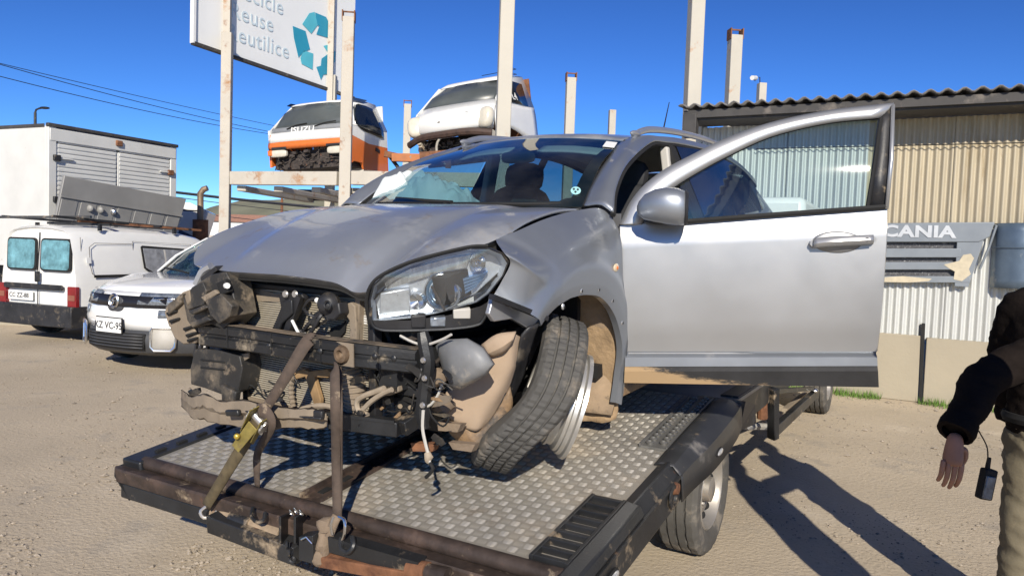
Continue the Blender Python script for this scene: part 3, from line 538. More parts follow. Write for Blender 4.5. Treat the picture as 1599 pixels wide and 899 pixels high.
secs = [vsec(.03, .74, .30, .95, 1.57), vsec(.0, .765, .28, .95, 1.59), vsec(.10, .79, .27, .96, 1.625), vsec(.8, .80, .26, .96, 1.65), vsec(1.7, .80, .26, .95, 1.63), vsec(2.1, .80, .26, .95, 1.56), vsec(2.75, .79, .26, .90, 1.20), vsec(2.9, .78, .26, .86, 1.03), vsec(3.5, .74, .28, .76, .90), vsec(3.62, .66, .30, .66, .76)]
body = G().loft(secs).build('body', m_white, van, smooth=32)
body['label'] = 'plain white body'
def vq(pts, nm, mt, th=.012, par=van, ax=None): return G().prism(pts, ax if ax else (-th, 0, 0)).build(nm, mt, par, bev=.004)
def roundq(y0, y1, z0, z1, x, r=.05, sk=0.):
    P = []
    for cx, cz, a in ((y1 - r, z1 - r, 0), (y0 + r, z1 - r, 90), (y0 + r, z0 + r, 180), (y1 - r, z0 + r, 270)):
        for k in range(4):
            t = R_(a + k * 30); P.append((cx + r * math.cos(t), cz + r * math.sin(t)))
    return [V((x + sk * (b - z0), a, b)) for a, b in P]
for y0, y1 in ((-.66, -.045), (.045, .66)):
    f_ = vq(roundq(y0, y1, 1.0, 1.47, .012, .06, .03), 'window_frame', m_dark, .02); vq(roundq(y0 + .025, y1 - .025, 1.025, 1.445, -.010, .05, .03), 'pane', m_foil, .004, f_)
G().tube([(-.006, 0, .32), (-.006, 0, 1.0), (.02, 0, 1.55)], .007, 5).build('door_gap', m_dark, van)
vq(roundq(-.70, .52, .73, .81, -.002, .03), 'rear_strip', m_blackpl, .02); vq(roundq(-.012, .045, .84, .99, -.004, .02), 'door_handle', m_blackpl, .04)
vq(roundq(-.62, -.10, .56, .70, -.003, .01), 'plate_recess', m_white, .006)
pp = vq(roundq(-.58, -.18, .575, .685, -.010, .008), 'number_plate', m_plate, .006); text('plate_text', 'CC ZZ-88', .095, pp, frame((-.018, -.38, .63), (0, 1, 0), (0, 0, 1)), m_ink, .001, .001)
for y0, y1 in ((-.80, -.66), (.62, .795)):
    l = vq(roundq(y0, y1, .50, .80, .03, .02), 'tail_lamp', m_red, .05); vq(roundq(y0 + .02, y1 - .02, .60, .68, -.022, .01), 'lamp_lens', M('smoked_lens', (.25, .09, .06), .2, coat=.5), .004, l)
G().prism([V((-.08, -.79, .22)), V((-.10, 0, .22)), V((-.08, .79, .22)), V((.55, .82, .22)), V((.55, .80, .2)), V((.4, -.80, .2)), V((.55, -.82, .22))], (0, 0, .30)).build('bumper', m_blackpl, van, bev=.03)
G().prism([V((.0, .68, .50)), V((.52, .806, .50)), V((.56, .806, .44)), V((.0, .70, .44))], (0, .012, .07)).build('bumper_corner', m_blackpl, van)
Yd = .803
def side(pts, nm, mt, th=.012, par=van): return G().prism([V((x, Yd - (.45 * max(0, z - .95) ** 1.4 * .55 if z > .95 else 0), z)) for x, z in pts], (0, th, 0)).build(nm, mt, par, bev=.003)
def side_line(pts, nm, r=.006): return G().tube([V((x, Yd + .001 - (.45 * max(0, z - .95) ** 1.4 * .55 if z > .95 else 0), z)) for x, z in pts], r, 5).build(nm, m_dark if r > .006 else m_grime, van)
side_line([(.20, .98), (.18, 1.1), (.20, 1.36), (.28, 1.42), (.84, 1.42)], 'panel_groove', .004); side_line([(.20, .98), (.26, .95), (.84, .95)], 'panel_groove', .004); side_line([(.86, .36), (.86, 1.46), (1.86, 1.43), (1.86, .36)], 'sliding_door_gap', .004); side_line([(.10, .3), (.10, 1.5)], 'corner_seam', .003)
side([(.22, .925), (.86, .925), (.86, .965), (.22, .965)], 'slide_rail', m_dark, .01)
f_ = side([(.97, 1.38), (.98, 1.05), (1.10, .96), (1.72, .92), (1.72, 1.36), (1.0, 1.40)], 'side_window', m_dark, .012); side([(1.0, 1.36), (1.01, 1.06), (1.13, .985), (1.69, .95), (1.69, 1.335)], 'pane', m_curt, .016, f_)
for x in (1.2, 1.34, 1.5): side([(x, 1.0), (x + .03, 1.0), (x + .03, 1.34), (x, 1.34)], 'curtain_fold', m_trim if x == 1.34 else m_curt, .018, f_)
side([(1.96, 1.32), (1.98, .98), (2.62, .96), (2.30, 1.20), (2.12, 1.32)], 'front_window', m_blackg, .012); side([(.13, 1.13), (.20, 1.13), (.20, 1.21), (.13, 1.21)], 'side_badge', m_plate, .006)
rk = [((-.25, -.6, 1.74), (.35, .55, 1.80)), ((-.1, .45, 1.78), (2.0, .48, 1.69)), ((-.15, -.5, 1.76), (1.9, -.5, 1.70)), ((.3, .35, 1.74), (2.1, .66, 1.68)), ((1.3, -.6, 1.72), (1.35, .68, 1.71)), ((.55, -.65, 1.70), (.55, .68, 1.70)), ((1.9, -.6, 1.70), (1.9, .66, 1.68))]
for k, (a, b) in enumerate(rk): G().span(a, b, .05, .035).build('roof_rack_bar', m_blackst if k not in (3,) else m_rust, van)
for x, y in ((.4, -.66), (.4, .66), (1.6, -.66), (1.6, .66)): G().span((x, y, 1.6), (x, y, 1.70), .04, .04, (1, 0, 0)).build('rack_foot', m_blackst, van)
for x in (.62, 2.85):
    for s in (-1, 1): wheel_simple(van, (x, s * .70, .29), (0, s, 0), .29, .19)

# ================================================================== white hatchback facing the camera
wc = thing('white_car', 'white crossover car with black grille, parked nose out beside the van', 'car', M=cabM(V((-4.50, 8.4, 0)), R_(24), 0, 0) @ Matrix.Diagonal((1, 1, 1.07, 1)))
m_wc = M('pearl_white', (.80, .80, .78), .25, var=.02, coat=.8); m_gry = M('grey_cladding', (.055, .057, .062), .5, var=.1); m_led = M('lamp_glass', (.22, .25, .29), .1, .3, var=.5, vs=30, coat=1.)
TS = (-1, -.97, -.88, -.72, -.5, -.25, 0, .25, .5, .72, .88, .97, 1)
def wsk(prof, nm, mt, tw=.38, pw=2.6, par=wc, ts=TS, off=0., **k):
    rows = [[V((x - off + tw * abs(t) ** pw * f_, hw * t, z)) for t in ts] for x, z, hw, f_ in prof]
    return G().grid(rows).build(nm, mt, par, smooth=50, solid=.015, **k)
wsk([(.10, .20, .86, 1), (.03, .24, .88, 1), (.0, .36, .90, 1), (.03, .46, .905, 1)], 'lower_bumper', m_gry)
wsk([(.03, .46, .905, 1), (.01, .56, .905, 1), (.05, .70, .90, 1), (.07, .74, .90, 1)], 'bumper', m_wc)
wsk([(.07, .74, .90, 1), (.10, .80, .89, 1), (.14, .85, .87, 1)], 'nose_band', m_wc)
wsk([(.14, .85, .87, 1), (.30, .91, .86, .9), (.60, .965, .84, .75), (1.05, 1.01, .80, .65)], 'bonnet', m_wc)
wsk([(1.05, 1.01, .74, .65), (1.4, 1.24, .68, .5), (1.80, 1.44, .60, .4)], 'windscreen', m_glass)
wsk([(1.80, 1.44, .60, .4), (2.3, 1.52, .60, .3), (3.2, 1.50, .60, .0), (3.9, 1.40, .58, 0)], 'roof', m_wc)
wsk([(3.9, 1.40, .58, 0), (4.15, 1.05, .76, 0), (4.2, .7, .82, 0), (4.2, .25, .80, 0)], 'tailgate', m_wc)
G().box((1.6, 0, .6), (1.4, 1.4, .7)).build('interior', m_int, wc)
for s in (-1, 1):
    G().grid(dense([[V((.40, s * .86, .22)), V((1.2, s * .90, .22)), V((2.8, s * .90, .22)), V((4.15, s * .84, .25))], [V((.42, s * .905, .5)), V((1.2, s * .92, .5)), V((2.8, s * .92, .5)), V((4.18, s * .86, .5))], [V((.50, s * .88, .83)), V((1.2, s * .88, .92)), V((2.8, s * .90, .95)), V((4.17, s * .80, .95))], [V((.9, s * .82, .98)), V((1.2, s * .84, 1.0)), V((2.8, s * .86, 1.03)), V((4.1, s * .77, 1.06))]], 14, 8)).build('body_side', m_wc, wc, solid=.015)
    G().grid([[V((1.30, s * .80, 1.0)), V((2.8, s * .84, 1.03)), V((4.05, s * .76, 1.06))], [V((2.0, s * .62, 1.45)), V((2.8, s * .62, 1.49)), V((3.85, s * .60, 1.39))]]).build('side_glass', m_tint, wc)
    G().grid([[V((1.26, s * .78, 1.02)), V((1.5, s * .72, 1.22)), V((1.94, s * .62, 1.45))], [V((1.34, s * .82, 1.01)), V((1.58, s * .74, 1.21)), V((2.02, s * .635, 1.45))]]).build('windscreen_pillar', m_wc, wc, solid=.02)
    for x in (.85, 3.45): wheel_simple(wc, (x, s * .80, .33), (0, s, 0), .33, .21, rm=m_rim)
    ts = tuple(s * t for t in (.36, .55, .75, .90, .985))
    l = wsk([(.055, .73, .895, 1), (.085, .805, .885, 1), (.125, .85, .875, 1)], 'headlamp', m_led, ts=ts, off=.030)
    wsk([(.09, .79, .89, 1), (.10, .81, .89, 1)], 'light_bar', m_chrome, ts=ts[1:], off=.045, par=l)
    cx = lambda t, z: V((.0 + .38 * abs(t) ** 2.6 - .03, .905 * t, z))
    loop = [cx(s * a, b) for a, b in ((.60, .50), (.78, .50), (.84, .46), (.82, .30), (.78, .26), (.62, .26), (.58, .30), (.58, .46))]
    G().tube(loop, .015, 8, closed=True).build('fog_lamp_surround', m_chrome, wc); G().add([p + V((.015, 0, 0)) for p in loop], [tuple(range(8))]).build('fog_lamp_panel', m_trim, wc, solid=.01)
    f2 = wsk([(.02, .60, .91, 1), (.04, .68, .90, 1)], 'lower_lamp', m_led, ts=tuple(s * t for t in (.62, .78, .93)), off=.012)
wsk([(.055, .70, .895, 1), (.09, .815, .885, 1)], 'grille', M('grille_black', (.015, .015, .018), .35, var=.6, vs=90), ts=(-.70, -.5, -.36, -.15, 0, .15, .36, .5, .70), off=.035)
G().blob((.035, 0, .72), (.015, .13, .085), 8, e=.7).build('grille_shield', m_gry, wc); G().lathe([(.055, 0), (.068, -.012), (.08, 0), (.068, .006)], (.01, 0, .755), (1, 0, 0), 20).build('emblem', m_chrome, wc); G().tube(cr([(.008, .03, .80), (.004, -.015, .765), (.004, .015, .745), (.008, -.03, .71)], 8), .011, 6).build('emblem_mark', m_chrome, wc)
wsk([(.0, .26, .885, 1), (-.0, .43, .90, 1)], 'intake', m_dark, ts=(-.50, -.25, 0, .25, .50), off=.01)
for k in range(5): wsk([(.0, .275 + k * .032, .9, 1), (.0, .287 + k * .032, .9, 1)], 'intake_bar', m_gry, ts=(-.48, -.25, 0, .25, .48), off=.02)
pp = G().box((-.035, -.02, .50), (.012, .40, .15)).build('number_plate', m_plate, wc, bev=.002); G().box((-.028, -.02, .50), (.012, .42, .17)).build('plate_holder', m_dark, wc)
text('plate_text', 'KZ VC-95', .105, pp, frame((-.043, -.02, .495), (0, 1, 0), (0, 0, 1)), m_ink, .001, .001)
for yy in (-.3, .3): G().tube(cr([(1.06, yy + .3, 1.03), (1.12, yy, 1.06), (1.17, yy - .25, 1.07)], 5), .012, 5).build('wiper', m_dark, wc)
# ================================================================== recovery truck bed: sloping tail, level deck behind
BO = V((-1.80, 3.42, .50)); ba = R_(29.8); BE = V((math.cos(ba), -math.sin(ba), 0)); BD = V((.49192512, .8604178, .13300711)); BN = BE.cross(BD)
BW = 2.345; BL = 2.05
tt = thing('recovery_truck', 'black flatbed recovery truck with checker plate deck under the silver car', 'truck', M=Matrix(((BE.x, BD.x, BN.x, BO.x), (BE.y, BD.y, BN.y, BO.y), (BE.z, BD.z, BN.z, BO.z), (0, 0, 0, 1))))
TM = tt.matrix_world.copy(); TI = TM.inverted()
def bl(p): return TI @ V(p)
def bxy(px, py, n=0): o = bl(EYE); d = TI.to_3x3() @ ray(px, py); return o + d * ((n - o.z) / d.z)
LV = (TI.to_3x3() @ V((math.sin(ba), math.cos(ba), 0))).normalized(); LU = (TI.to_3x3() @ V((0, 0, 1)))          # level forward and straight up, in bed axes
B0 = V((0, BL, 0))
def lev(e, s, z=0): return V((e, 0, 0)) + B0 + LV * s + LU * z
# deck plates of the sloping tail
G().box((2.19, (.60 + 1.22) / 2, -.009), (.14, .66, .016)).build('deck_plate', m_alu, tt)
for e0, e1 in ((.13, 1.05), (1.17, 2.125)): G().box(((e0 + e1) / 2, (.10 + BL) / 2, -.008), (e1 - e0, BL - .10, .016)).build('deck_plate', m_alu, tt)
for e0, e1 in ((.0, 1.05), (1.17, 2.345)): G().hexa([lev(e0, 0, -.02), lev(e1, 0, -.02), lev(e1, 3.2, -.02), lev(e0, 3.2, -.02), lev(e0, 0, 0), lev(e1, 0, 0), lev(e1, 3.2, 0), lev(e0, 3.2, 0)]).build('deck_plate', m_alu, tt)
# five-bar tread raised on the plate, real ridges
g = G(); pt = .040; rt = random.Random(2)
def bar(c, a, l, h):
    x, y = V((math.cos(a), math.sin(a), 0)), V((-math.sin(a), math.cos(a), 0))
    return [c + x * l, c - x * l, c + y * .0029, c - y * .0029, c + x * l * .72 + V((0, 0, h)), c - x * l * .72 + V((0, 0, h)), c + y * .0012 + V((0, 0, h)), c - y * .0012 + V((0, 0, h))]
bf = [(0, 2, 6, 4), (2, 1, 5, 6), (1, 3, 7, 5), (3, 0, 4, 7), (4, 6, 5, 7)]
pt = .0415
for i in range(int(2.1 / pt)):
    for j in range(int(BL / pt) - 3):
        e, s = .15 + i * pt + pt / 2, .13 + j * pt
        if 1.03 < e < 1.19 or e > (2.235 if .62 < s < 1.18 else 2.105) or s > BL - .03: continue
        a = R_(4) if (i + j) % 2 else R_(94)
        for k in range(-2, 3):
            g.add(bar(V((e, s, .0)) + V((-math.sin(a), math.cos(a), 0)) * (k * .0070), a, .0185 * (1 - .06 * abs(k)), .0021), bf)
tp_ = g.build('tread_pattern', m_tread, tt, smooth=0, norm=False); tp_['kind'] = 'stuff'
# frame: side rails, near cross beam with its pipe, centre channel with slots
G().box((.06, (BL + .02) / 2, -.04), (.135, BL - .02, .10)).build('side_rail', m_blackst, tt, bev=.01)
for k in range(16): G().box((.085, .16 + k * .115, .0145), (.022, .05, .008)).build('rail_slot', m_dark, tt)
G().prism([V((2.255, .0, .012)), V((2.30, .0, .02)), V((2.345, .0, -.03)), V((2.352, .0, -.14)), V((2.255, .0, -.14))], (0, 1.05, 0)).build('side_rail', m_blackst, tt, bev=.006)
G().box((2.349, .55, -.030), (.012, 1.1, .012)).build('rail_ridge', m_blackst, tt)
G().box((1.11, BL / 2 + .05, -.02), (.12, BL - .1, .03)).build('centre_channel', m_beam, tt)
for e in (1.052, 1.168): G().box((e, BL / 2 + .05, .003), (.012, BL - .12, .02)).build('channel_lip', m_beam, tt)
for k in range(14): G().box((1.10, .20 + k * .13, -.003), (.03, .055, .006)).build('channel_slot', m_dark, tt)
G().tube([(.10, .066, -.012), (1.15, .066, -.014), (2.30, .066, -.012)], .030, 14).build('near_pipe', m_beam, tt)
G().prism([V((.0, -.02, -.01)), V((.02, -.035, -.02)), V((2.33, -.035, -.02)), V((2.345, -.02, -.01)), V((2.345, .06, -.04)), V((0, .06, -.04))], (0, 0, -.065)).build('near_beam', m_beam, tt, bev=.006)
G().prism([V((.03, -.022, -.088)), V((2.31, -.022, -.088)), V((2.31, .05, -.088)), V((.03, .05, -.088))], (0, -.01, -.07)).build('near_beam_lower', m_blackst, tt, bev=.008)
G().prism([V((-.004, -.02, -.02)), V((-.004, .10, -.02)), V((-.004, .10, -.09)), V((.09, -.02, -.16)), V((.09, -.03, -.16)), V((.0, -.03, -.06))], (.006, 0, 0)).build('end_plate', m_blackst, tt)
# non-slip grids by the right rail
def slotgrid(e0, e1, s0, s1, n, nm, mt):
    g = G()
    for k in range(n + 1): s = lerp(s0, s1, k / n); g.box(((e0 + e1) / 2, s, .014), (e1 - e0, .018, .028))
    g.box((e0, (s0 + s1) / 2, .014), (.014, s1 - s0 + .03, .030)); g.box((e1, (s0 + s1) / 2, .014), (.014, s1 - s0 + .03, .030))
    o = g.build(nm, mt, tt, smooth=0, bev=.002); G().box(((e0 + e1) / 2, (s0 + s1) / 2, .002), (e1 - e0, s1 - s0, .004)).build('grid_floor', m_alu, o); return o
slotgrid(2.135, 2.265, .10, .585, 8, 'step_grid', m_blackst)
G().prism([V((2.27, .0, .03)), V((2.33, .0, .02)), V((2.349, .0, -.02)), V((2.27, .0, -.02))], (0, .60, 0)).build('rail_cover', m_blackst, tt, bev=.008)
st2 = G(); m_perf = M('galvanised_tread', (.24, .235, .22), .45, .6, var=.15, dirt=(DUST, .25, 8))
G().box((2.17, 1.58, .006), (.13, .78, .012)).build('tread_strip', m_perf, tt)
for k in range(15):
    s = 1.225 + k * .05
    for d in (-.028, .030): q = G(); q.lathe([(.017, 0), (.020, .010), (.012, .013), (.010, .002), (.001, .001)], (2.172 + d, s + (.022 if d > 0 else 0), .012), (0, 0, 1), 10); q.build('tread_hole', m_perf, tt)
for d in (-.064, .064): G().box((2.17 + d, 1.58, .012), (.008, .78, .018)).build('tread_edge', m_perf, tt)
# wheel cover over the rear wheel
m_fend = M('scuffed_black_steel', (.05, .052, .056), .42, .35, var=.25, dirt=[((.17, .16, .15), .30, 5), (DUST, .2, 9)])
rows = []
for s, z1, bu in ((1.02, .014, .0), (1.10, .016, .004), (1.22, .020, .02), (1.40, .024, .05), (1.62, .024, .06), (1.85, .022, .055), (2.0, .012, .035), (2.06, -.01, .02)):
    bu *= .55; rows.append([V((2.235, s, z1 - .010)), V((2.262, s, z1)), V((2.318, s, z1 - .003)), V((2.352 + bu, s, -.028 + bu * .5)), V((2.357 + bu, s, -.046)), V((2.358 + bu, s, -.142 - bu * .3))])
G().grid([list(r) for r in zip(*[cr([q[i] for q in rows], 24) for i in range(6)])]).build('wheel_cover', m_fend, tt, solid=.006, smooth=24)
G().hexa([lev(2.25, .02, -.17), lev(2.36, .02, -.17), lev(2.40, .26, -.17), lev(2.25, .26, -.17), lev(2.25, .0, .0), lev(2.39, .0, .0), lev(2.40, .2, -.05), lev(2.25, .2, -.05)]).build('cover_end', m_fend, tt)
def mlight(e, s, n):
    b = G().blob((e, s, n), (.008, .055, .02), 8).build('marker_base', m_dark, tt); G().blob((e + .006, s, n), (.010, .042, .014), 8).build('marker_lens', M('grey_lens', (.42, .42, .42), .2, .2, var=.3, vs=60, coat=.8), b)
mlight(2.353, .26, -.085); mlight(2.391, 1.50, -.085)
G().lathe([(.042, 0), (.05, .004), (.05, .010), (.036, .012), (.034, .0), (.001, -.004)], (2.352, .905, -.07), (1, 0, 0), 18).build('rail_hole', m_blackst, tt); G().cyl((2.35, .945, -.05), (2.368, .945, -.05), .028, .022, 12).build('rail_bolt', m_rust, tt)
# level frame behind the slope
for e in (2.29, .05): G().hexa([lev(e - .05, .05, -.17), lev(e + .05, .05, -.17), lev(e + .05, 3.4, -.17), lev(e - .05, 3.4, -.17), lev(e - .05, .05, .012), lev(e + .05, .05, .012), lev(e + .05, 3.4, .012), lev(e - .05, 3.4, .012)]).build('side_rail', m_blackst, tt, bev=.006)
mlb = G().blob(lev(2.346, .35, -.10), (.012, .035, .02), 6).build('marker_lens', m_chrome, tt)
for e in (.75, 1.6): G().hexa([lev(e, -1.6, -.42), lev(e + .08, -1.6, -.42), lev(e + .08, 5.2, -.42), lev(e, 5.2, -.42), lev(e, -1.6, -.24), lev(e + .08, -1.6, -.24), lev(e + .08, 5.2, -.24), lev(e, 5.2, -.24)]).build('chassis_rail', m_blackst, tt)
for s in (.6, 1.5, 2.4): G().hexa([lev(.05, s, -.2), lev(2.3, s, -.2), lev(2.3, s + .07, -.2), lev(.05, s + .07, -.2), lev(.05, s, -.05), lev(2.3, s, -.05), lev(2.3, s + .07, -.05), lev(.05, s + .07, -.05)]).build('cross_member', m_blackst, tt)
G().hexa([lev(.2, 3.1, -.3), lev(2.2, 3.1, -.3), lev(2.2, 4.9, -.3), lev(.2, 4.9, -.3), lev(.25, 3.2, 1.35), lev(2.15, 3.2, 1.35), lev(2.1, 4.7, 1.35), lev(.3, 4.7, 1.35)]).build('cab', m_white, tt, bev=.06)
# side guard hanging below the level frame
wl = lambda px, py, off=0: bl(onplane(px, py, TM @ lev(2.36 + off, 0), BE))
gq = [wl(1200, 600), wl(1205, 682), wl(1262, 635), wl(1275, 605)]
G().span(wl(1207, 606), wl(1207, 684), .05, .06, BE).build('guard_post', m_blackst, tt, bev=.004); G().span(wl(1209, 672), wl(1275, 612), .045, .075).build('guard_rail', m_blackst, tt, bev=.004); G().span(wl(1212, 610), wl(1272, 606), .04, .03).build('guard_rail', m_blackst, tt); G().span(wl(1225, 640, -.1), wl(1262, 610, -.1), .04, .03).build('guard_brace', M('tan_brace', (.30, .25, .19), .8), tt)
G().cyl(wl(1190, 618, -.05), wl(1190, 652, -.05), .03, .035, 10).build('hanger', m_rust, tt); G().blob(wl(1272, 609, .02), (.03, .03, .02), 6).build('work_lamp', m_chrome, tt)
G().tube([wl(1150, 650, -.15), wl(1165, 665, -.15), wl(1200, 666, -.15)], .025, 7).build('brake_line', m_trim, tt)
# road wheels
def road_wheel(c, ax, r, wd, nm='wheel', tyre=m_rubberd):
    ax = V(ax).normalized(); c = V(c); n = 72
    ref = V((0, 0, 1)); x = ax.cross(ref).normalized(); y = ax.cross(x)
    P = lambda rr, h, k: c + ax * h + (x * math.cos(2 * math.pi * k / n) + y * math.sin(2 * math.pi * k / n)) * rr
    prof = [(r * .60, -wd * .42), (r * .80, -wd * .52), (r * .93, -wd * .50), (r * .985, -wd * .43), (r, -wd * .40), (r, -wd * .255), (r - .014, -wd * .245), (r - .014, -wd * .205), (r, -wd * .195), (r, -wd * .035), (r - .014, -wd * .025), (r - .014, wd * .025), (r, wd * .035), (r, wd * .195), (r - .014, wd * .205), (r - .014, wd * .245), (r, wd * .255), (r, wd * .40), (r * .985, wd * .43), (r * .93, wd * .50), (r * .80, wd * .52), (r * .60, wd * .42)]
    rows = [[P(rr - (.006 if (k % 3 == 0 and abs(abs(h) - wd * .40) < .03) else 0), h + (.004 * (k % 4 - 1.5) if rr < r - .01 and abs(h) < wd * .3 else 0), k) for k in range(n)] for rr, h in prof]
    t = G().grid(rows, True).build(nm, tyre, tt, smooth=30, norm=False)
    m_st = M('steel_rim', (.36, .335, .30), .45, .6, var=.2, dirt=[((.27, .21, .15), .42, 6), (RUST, .2, 10)])
    rim = G().lathe([(r * .62, wd * .43), (r * .60, wd * .46), (r * .57, wd * .40), (r * .55, wd * .20), (r * .50, wd * .10), (r * .44, wd * .12), (r * .38, wd * .24), (r * .30, wd * .26), (r * .27, wd * .20), (r * .20, wd * .20), (r * .19, wd * .44), (r * .12, wd * .48), (.001, wd * .48)], c, ax, 40).build('rim', m_st, t)
    for k in range(12):
        a = 2 * math.pi * k / 12; d = x * math.cos(a) + y * math.sin(a); G().blob(c + ax * (wd * .17) + d * r * .45, (.024, .024, .024), 6).build('rim_slot', m_dark, t)
    for k in range(6):
        a = 2 * math.pi * (k + .3) / 6; d = x * math.cos(a) + y * math.sin(a); G().cyl(c + ax * (wd * .2) + d * r * .235, c + ax * (wd * .29) + d * r * .235, .011, .010, 6).build('wheel_nut', m_rim, t)
    return t
R3 = TI.to_3x3(); axr = R3 @ BE
cw = atz(1078, 858, 0); Lh = V((math.sin(ba), math.cos(ba), 0))
road_wheel(bl(V((cw.x, cw.y, .335)) + Lh * .02), axr, .335, .205); road_wheel(bl(V((cw.x, cw.y, .335)) + Lh * .02 - BE * 1.85), -axr, .335, .205)
cw2 = atz(1276, 643, 0)
road_wheel(bl(V((cw2.x, cw2.y, .34))), axr, .34, .205); road_wheel(bl(V((cw2.x, cw2.y, .34)) - BE * 1.8), -axr, .34, .205)
ax_c = bl(V((cw.x, cw.y, .335)) + Lh * .02); G().cyl(ax_c, ax_c - axr * 1.85, .06, .06, 12).build('axle', m_blackst, tt)
# hitch gear under the near beam (x along the beam, y negative towards the camera)
def nb(px, py, y=-.05): o = bl(EYE); d = TI.to_3x3() @ ray(px, py); return o + d * ((y - o.y) / d.y)
G().span(nb(335, 812), nb(470, 862), .08, .075).build('lower_bar', m_blackst, tt, bev=.004); G().span(nb(505, 870), nb(700, 905), .07, .045).build('lower_bar', m_rust, tt, bev=.004); G().span(nb(520, 845), nb(660, 885), .05, .06).build('lower_bar', m_blackst, tt)
G().tube([nb(334, 800, -.02), nb(360, 808, -.03), nb(440, 832, -.03)], [.024, .026, .024], 10).build('hinge_pipe', M('muddy_pipe', (.28, .21, .14), .85, var=.3, vs=20, dirt=(RUST, .3, 14)), tt); G().cyl(nb(362, 809, -.035), nb(392, 818, -.035), .028, .028, 12).build('pipe_collar', m_blackst, tt)
for a in (435, 458): G().prism([nb(a, 806, -.10), nb(a + 14, 800, -.02), nb(a + 14, 838, -.02), nb(a, 848, -.10)], BE * 0 + V((.012, 0, 0))).build('lug_plate', m_blackst, tt, bev=.002)
G().prism([nb(466, 838, -.10), nb(488, 836, -.10), nb(488, 880, -.10), nb(466, 874, -.10)], (0, .05, 0)).build('hanging_plate', m_blackst, tt, bev=.003)
G().tube(cr([nb(395, 792, -.05), nb(393, 806, -.08), nb(402, 815, -.09), nb(412, 810, -.07), nb(414, 800, -.05)], 10), .008, 7).build('hook', m_blackst, tt)
for p in ((455, 800), (462, 797), (470, 800)): G().lathe([(.010, 0), (.013, .003), (.016, 0), (.013, -.003)], nb(*p, -.06), (.3, 1, .4), 12).build('chain_link', m_chrome, tt)
for p in ((449, 850), (453, 862), (456, 873)): G().lathe([(.010, 0), (.014, .004), (.018, 0), (.014, -.004)], nb(*p, -.11), (.6, .3, p[1] % 2), 12).build('chain_link', m_blackst, tt)
G().tube([nb(470, 842, -.12), nb(478, 838, -.12), nb(487, 848, -.12)], .003, 5).build('clip_pin', m_chrome, tt)
G().blob(nb(512, 818, -.05), (.045, .03, .03), 7).jit(.012, 40).build('mud_lump', m_mud, tt); G().blob(nb(505, 850, -.06), (.03, .03, .06), 7).jit(.012, 40).build('mud_lump', m_mud, tt); G().blob(nb(497, 872, -.08), (.025, .02, .03), 6).jit(.01, 40).build('mud_lump', m_mud, tt)
G().tube(cr([nb(533, 840, -.06), nb(532, 856, -.09), nb(543, 862, -.09), nb(552, 852, -.08), nb(550, 838, -.06)], 10), .010, 7).build('hook', m_blackst, tt)
G().cyl(nb(640, 888, -.06), nb(668, 893, -.06), .035, .035, 14).build('hinge_boss', m_rust, tt); G().cyl(nb(668, 893, -.06), nb(700, 900, -.06), .03, .03, 14).build('hinge_pin', m_beam, tt)
# ================================================================== wrecked silver car. Axes: x back from the nose, y to the driver's side (right in the picture), z up
CA, CP, CQ = R_(33.1), R_(-3.57), R_(-.46); CT = V((-.934, 2.833, .573))
_B, _L, _U = V((math.sin(CA), math.cos(CA), 0)), V((math.cos(CA), -math.sin(CA), 0)), V((0, 0, 1))
_B2 = _B * math.cos(CP) - _U * math.sin(CP); _U2 = _U * math.cos(CP) + _B * math.sin(CP); _L2 = _L * math.cos(CQ) + _U2 * math.sin(CQ); _U3 = _U2 * math.cos(CQ) - _L * math.sin(CQ)
CM = Matrix(((_B2.x, _L2.x, _U3.x, CT.x), (_B2.y, _L2.y, _U3.y, CT.y), (_B2.z, _L2.z, _U3.z, CT.z), (0, 0, 0, 1)))
car = thing('silver_suv', 'crashed silver crossover with bare front end and driver door open, on the recovery truck', 'car', M=CM)
CI = CM.inverted(); ceye = CI @ EYE; C3 = CI.to_3x3()
def cx_(px, py, x): d = C3 @ ray(px, py); return ceye + d * ((x - ceye.x) / d.x)
def cy_(px, py, y): d = C3 @ ray(px, py); return ceye + d * ((y - ceye.y) / d.y)
def cpl(px, py, p, n): d = C3 @ ray(px, py); return ceye + d * ((V(p) - ceye).dot(V(n)) / d.dot(V(n)))
# ---- bonnet
fr = [(.088, 0, .845), (.092, .15, .842), (.118, .28, .828), (.138, .325, .808), (.152, .355, .793), (.167, .41, .800), (.185, .43, .832), (.27, .52, .907), (.467, .68, .958), (.646, .722, 1.012)]
re_ = [(1.03, 0, 1.108), (1.035, .15, 1.108), (1.05, .28, 1.107), (1.06, .34, 1.106), (1.07, .40, 1.106), (1.085, .47, 1.105), (1.09, .52, 1.105), (1.11, .60, 1.104), (1.13, .68, 1.102), (1.148, .742, 1.100)]
frr = fr[:2] + [(.098, .30, .838), (.108, .40, .840), (.120, .48, .842), (.135, .55, .846), (.158, .62, .852), (.22, .69, .905), (.34, .722, .968), (.60, .735, 1.035)]
frd, red, frn = cr(fr, 36), cr(re_, 36), cr(frr, 36)
def hoodz(p, t):
    yb = .30 + .16 * t; b = .020 * sstep(yb + .05, yb - .05, abs(p.y)) * sstep(.0, .12, t) * (1 - .5 * t)
    return b + .004 * noise.noise(V((p.x * 5, p.y * 5, 1)))
rows = []
for j in range(29):
    t = (j / 28) ** 1.5; r = []
    for s in (-1, 1):
        rr = []
        for f_, e in zip(frd if s > 0 else frn, red):
            gz_ = 1 - (1 - t) ** 2.3; p = V((lerp(f_.x, e.x, t), lerp(f_.y, e.y, t), lerp(f_.z, e.z, gz_))); p.z += hoodz(p, t); p.y *= s; rr.append(p)
        r += rr[::-1] if s < 0 else rr[1:]
    rows.append(r)
lip = [p + V((.035, -p.y * .03, -.028)) for p in rows[0]]
